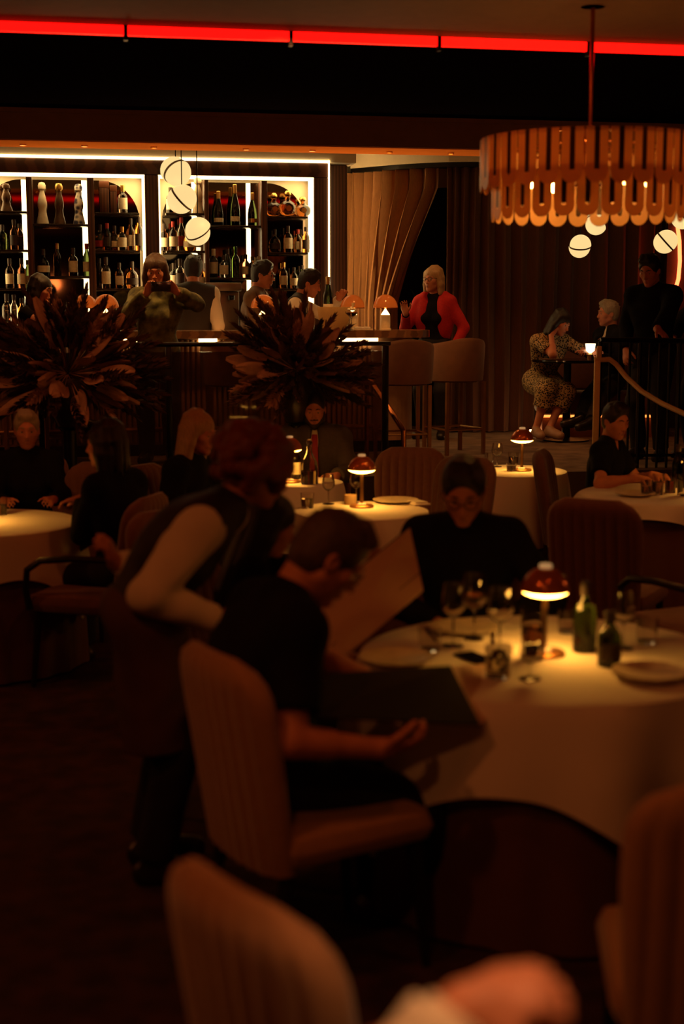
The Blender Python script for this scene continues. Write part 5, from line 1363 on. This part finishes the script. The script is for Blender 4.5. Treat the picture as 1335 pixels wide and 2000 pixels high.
# ------------------------------------------------------------------ on the dining tables
zt = TZ + .0008
def on(x, y, z=zt): return pz(x, y, z)
wineglass('wine glass on the nearest table, left of the rose drink', on(884, 1262), .215, .040, .031)
wineglass('wine glass holding rose drink on the nearest table', on(925, 1248), .225, .044, .036, g_rose)
wineglass('large wine glass between rose drink and copper lamp', on(975, 1272), .215, .045, .034)
wineglass('small wine glass right in front of the copper lamp foot', on(1034, 1326), .115, .032, .026, None)
wineglass('wine glass at the right side of the nearest table by the dark bottle', on(1216, 1266), .19, .038, .030)
tumbler('faceted water tumbler on the nearest table before the wine glasses', on(972, 1322), .098, .042, g_pale)
tumbler('tall ribbed glass of amber drink before the copper lamp', on(1040, 1286), .165, .042, g_amber)
tumbler('low tumbler at the back left of the nearest table', on(838, 1270), .075, .038)
tumbler('tumbler behind the green bottle on the nearest table', on(1108, 1235), .085, .036)
tumbler('tumbler at the right rim of the nearest table', on(1262, 1255), .085, .038)
def table_bottle(x, y, kind, h, g, lab, label): bottle(on(x, y), kind, h, g, D_, lab, label, 'bottles on the dining tables', 0.3)
table_bottle(1140, 1272, 'whisky', .235, GR, None, 'green water bottle right of the copper lamp on the nearest table')
table_bottle(1188, 1300, 'wine', .175, DG, D_, 'short dark green bottle nearest the plates')
def plate(label, p, r=.13, stack=1, group='plates on the dining tables'):
    for k in range(stack):
        o = MB().lathe([(.001, 0), (r * .55, 0), (r * .62, .003), (r, .016), (r, .019), (r * .60, .007), (.001, .005)], 40).obj('plate', c_ceram, None, (p[0], p[1], p[2] + .0075 * k)); tag(o, label if k == 0 else label.replace('lower', 'upper'), 'plate', group)
plate('lower plate of the pair at the right of the nearest table', on(1268, 1325), .115, 2)
plate('plate before the man in glasses across the nearest table', on(905, 1232), .12)
plate('plate at the left of the nearest table under the menu edge', on(775, 1292), .12)
t = thing('phone', 'dark phone lying on the nearest table beside the tumbler', 'phone', on(928, 1288), .5)
MB().box(-.038, .038, -.075, .075, 0, .009, .004).obj('body', m_bmetal, t); MB().box(-.034, .034, -.069, .069, .0091, .0098).obj('screen', m_black, t, smooth=False)
def cutlery(label, p, rz, kind):
    t = thing(kind, label, kind, p, rz, 'cutlery on the tables'); ms = M('cutlery_steel', (.55, .45, .35), .25, metal=1.0)
    MB().box(-.006, .006, -.10, .0, .001, .005, .002).obj('handle', ms, t)
    if kind == 'knife': MB().loft([[(-.007, 0.001, .002), (.007, .001, .002), (.007, .001, .004), (-.007, .001, .004)], [(-.008, .06, .002), (.009, .06, .002), (.009, .06, .0035), (-.008, .06, .0035)], [(-.002, .11, .002), (.002, .11, .002), (.002, .11, .003), (-.002, .11, .003)]], True, True).obj('blade', ms, t, smooth=False)
    else:
        mb = MB(); mb.box(-.011, .011, .001, .04, .001, .004, .0015)
        for x in (-.0085, -.003, .003, .0085): mb.box(x - .0017, x + .0017, .041, .085, .001, .0035)
        mb.obj('tines', ms, t, smooth=False)
cutlery('fork beside the plate before the man in glasses', on(842, 1238), .2, 'fork'); cutlery('knife beside the plate before the man in glasses', on(962, 1246), -.1, 'knife')
# the two menus
def menu(label, corners, colour, page, page_label=None, flap=0.0, th=.006, lines=True):
    """board with corners (4 points in order) ; page on the side the normal points to"""
    c = [Vector(p) for p in corners]; o = sum(c, Vector()) / 4; n = (c[1] - c[0]).cross(c[3] - c[0]).normalized()
    t = thing('menu', label, 'menu', o)
    def slab(k, off, tk, name, mat):
        q = [(p - o) * k for p in c]; mb = MB(); mb.add([p + n * off for p in q] + [p + n * (off + tk) for p in q], [(0, 1, 2, 3), (7, 6, 5, 4), (0, 4, 5, 1), (1, 5, 6, 2), (2, 6, 7, 3), (3, 7, 4, 0)]); return mb.obj(name, mat, t, smooth=False)
    slab(1.0, -th, th, 'cover', colour); slab(.975, .0003, .0012, 'page', page)
    return t, c, o, n
m_page = M('menu_page', (.70, .46, .30), .8, var=.06)
m_cover = M('menu_cover', (.010, .008, .008), .7)
D_a = 4.80
P_ = [px(648, 1302, 4.55), px(826, 1152, 4.78), px(800, 1030, 4.98), px(624, 1172, 4.80)]
t, c, o, n = menu('large open menu page propped up between the two readers', P_, m_page, m_page)
# fold line and printed rule on the page
for f, wd in ((.26, .0022), ):
    a = c[0].lerp(c[3], f) - o; b = c[1].lerp(c[2], f) - o; MB().tube([a + n * .0016, b + n * .0016], .0016, 4).obj('fold', m_cover, t)
e = [c[3] - o, c[2] - o]; MB().tube([e[0], e[1]], .003, 5).obj('edge_trim', m_cover, t)
# black menu held by the man: cover half towards the camera, page half beyond it
R1_, R2_, R3_, R4_ = px(592, 1402, 3.66), px(936, 1418, 3.86), px(878, 1303, 4.06), px(640, 1318, 3.90)
t, c, o, n = menu('open black menu held by the man in the T-shirt', [R1_, R4_, R3_, R2_], m_cover, m_cover)
q = [R3_ - o, R2_ - o, px(990, 1360, 4.22) - o, px(945, 1298, 4.36) - o]; nn = (q[1] - q[0]).cross(q[3] - q[0]).normalized()
MB().add([v for v in q] + [v + nn * .004 for v in q], [(0, 1, 2, 3), (7, 6, 5, 4), (0, 4, 5, 1), (1, 5, 6, 2), (2, 6, 7, 3), (3, 7, 4, 0)]).obj('inner_page', m_page, t, smooth=False)
# middle, back, right and left tables
tumbler('water tumbler at the left rim of the middle table', on(600, 992), .085, .038, g_pale)
wineglass('empty wine glass beside the tumbler on the middle table', on(641, 984), .17, .036, .028)
wineglass('wine glass behind the copper lamp of the middle table', on(695, 983), .19, .038, .030)
o = MB().lathe([(.001, 0), (.034, 0), (.036, .055), (.033, .055), (.031, .006), (.001, .006)], 22).obj('candle_holder', translucent('candle_glass', (.8, .6, .35), .5), None, on(684, 985)); tag(o, 'small frosted candle holder left of the middle table lamp', 'candle', 'candle holders')
MB().lathe([(.001, .0065), (.026, .0065), (.026, .035), (.001, .035)], 16).obj('candle', c_ceram, o)
plate('white plate right of the middle table lamp', on(772, 981), .13)
t = thing('napkin', 'folded cream napkin at the right rim of the middle table', 'napkin', on(815, 985), .4); MB().box(-.05, .05, -.07, .07, 0, .012, .005).obj('cloth', m_cloth, t); MB().box(-.04, .04, -.055, .055, .0125, .020, .004).obj('fold', m_cloth, t)
pc = on(604, 945)
o = MB().lathe([(.001, 0), (.050, 0), (.055, .006), (.056, .10), (.050, .14), (.022, .19), (.016, .215), (.018, .235), (.022, .240), (.018, .240), (.013, .215), (.019, .19), (.047, .14), (.053, .10), (.051, .010), (.001, .008)], 26).obj('carafe', g_clear, None, pc); tag(o, 'stoppered glass carafe on the small table behind the waitress', 'carafe')
MB().lathe([(.001, .0085), (.050, .011), (.0525, .085), (.001, .085)], 24).obj('water', g_pale, o); MB().sphere((0, 0, .265), .022, 14, 8).obj('stopper', g_clear, o)
bottle(on(577, 935), 'tall', .22, BR, D_, L, 'brown bottle with cream label beside the carafe', 'bottles on the dining tables', 0)
wineglass('wine glass on the small lit table below the seated couple', on(970, 912), .17, .040, .031)
tumbler('cut glass tumbler beside the lamp below the seated couple', on(1002, 906), .085, .038, g_pale)
tumbler('low amber tumbler nearest on the table below the seated couple', on(998, 920), .055, .036, g_amber)
tumbler('tumbler at the back left of the table below the couple', on(955, 905), .075, .036)
for x, y, hh, r, lb, f in ((1284, 966, .125, .035, 'tall glass on the right table beside the clear tumbler', g_pale), (1308, 962, .115, .036, 'tall glass of amber drink on the right table', g_amber), (1332, 968, .10, .036, 'tall glass at the right edge of the right table', None), (1262, 966, .085, .038, 'rocks glass before the hand of the man in polo', g_pale)):
    tumbler(lb, on(x, y), hh, r, f)
bottle(on(1322, 952), 'wine', .27, DG, D_, None, 'dark bottle standing on the right table', 'bottles on the dining tables', 0)
plate('dark rimmed plate on the right table before the man in polo', on(1240, 968), .12)
table_lamp(on(1395, 955), 'added mushroom lamp beyond the picture edge, lighting the right table')  # unseen lamp added to light the right table
tumbler('short glass on the far left table', on(2, 1005), .09, .036, g_pale)
table_lamp(on(-60, 1020), 'added mushroom lamp beyond the picture edge, lighting the left table')  # unseen lamp added so the left table is lit
# the couple's cocktail table, its glowing cup, and the banquette
t = thing('cocktail_table', 'small dark table of the couple on the raised floor', 'table', (TT.x, TT.y, PF))
MB().lathe([(.001, TT.z - PF - .025), (.33, TT.z - PF - .025), (.335, TT.z - PF - .012), (.33, TT.z - PF), (.001, TT.z - PF)], 40).obj('table_top', m_tabletop, t)
MB().lathe([(.22, 0), (.22, .014), (.04, .035), (.035, TT.z - PF - .026)], 24).obj('pedestal', m_bmetal, t)
q = px(1152, 690, 13.42)
t = thing('cup_light', 'small white glowing cup light on the couple table', 'lamp', (q.x, q.y, TT.z + .0005)); MB().lathe([(.001, 0), (.030, 0), (.030, .05), (.012, .06)], 18).obj('base', m_brass, t)
MB().lathe([(.012, .061), (.040, .085), (.048, .15), (.044, .15), (.036, .088), (.001, .066)], 22).obj('cup', M('cup_glow', (1, .9, .7), emit=(1.0, .75, .42), estr=3.5), t)
o = MB().box(-.10, .10, -.07, .07, 0, .010, .003).obj('menu_card', M('card', (.16, .08, .04), .6), None, (px(1075, 696, 13.45).x, 13.40, TT.z + .001), .2); tag(o, 'dark menu card on the table before the leopard print dress', 'menu')
a, b = px(1045, 800, 14.15), px(1290, 800, 14.15)
t = thing('banquette', 'dark upholstered bench behind the seated couple, lit below', 'bench', ((a.x + b.x) / 2, 14.06, PF)); hw = (b.x - a.x) / 2
MB().box(-hw, hw, -.28, .22, .22, .44, .04).obj('seat', m_uphd, t); MB().box(-hw, hw, .14, .27, .441, .90, .05).obj('backrest', m_uphd, t); MB().box(-hw + .03, hw - .03, -.20, .20, .0, .215).obj('plinth', M('plinth', (.30, .10, .04), .6), t, smooth=False)
MB().box(-hw + .03, hw - .03, -.235, -.215, .195, .218).obj('under_light', M('under_led', (1, .6, .3), emit=(1, .28, .05), estr=2.2), t, smooth=False)
MB().box(-hw - .04, -hw - .02, -.2, .2, .02, .04).obj('end_light', M('floor_led', (1, .8, .5), emit=(1, .6, .25), estr=10), t, smooth=False)
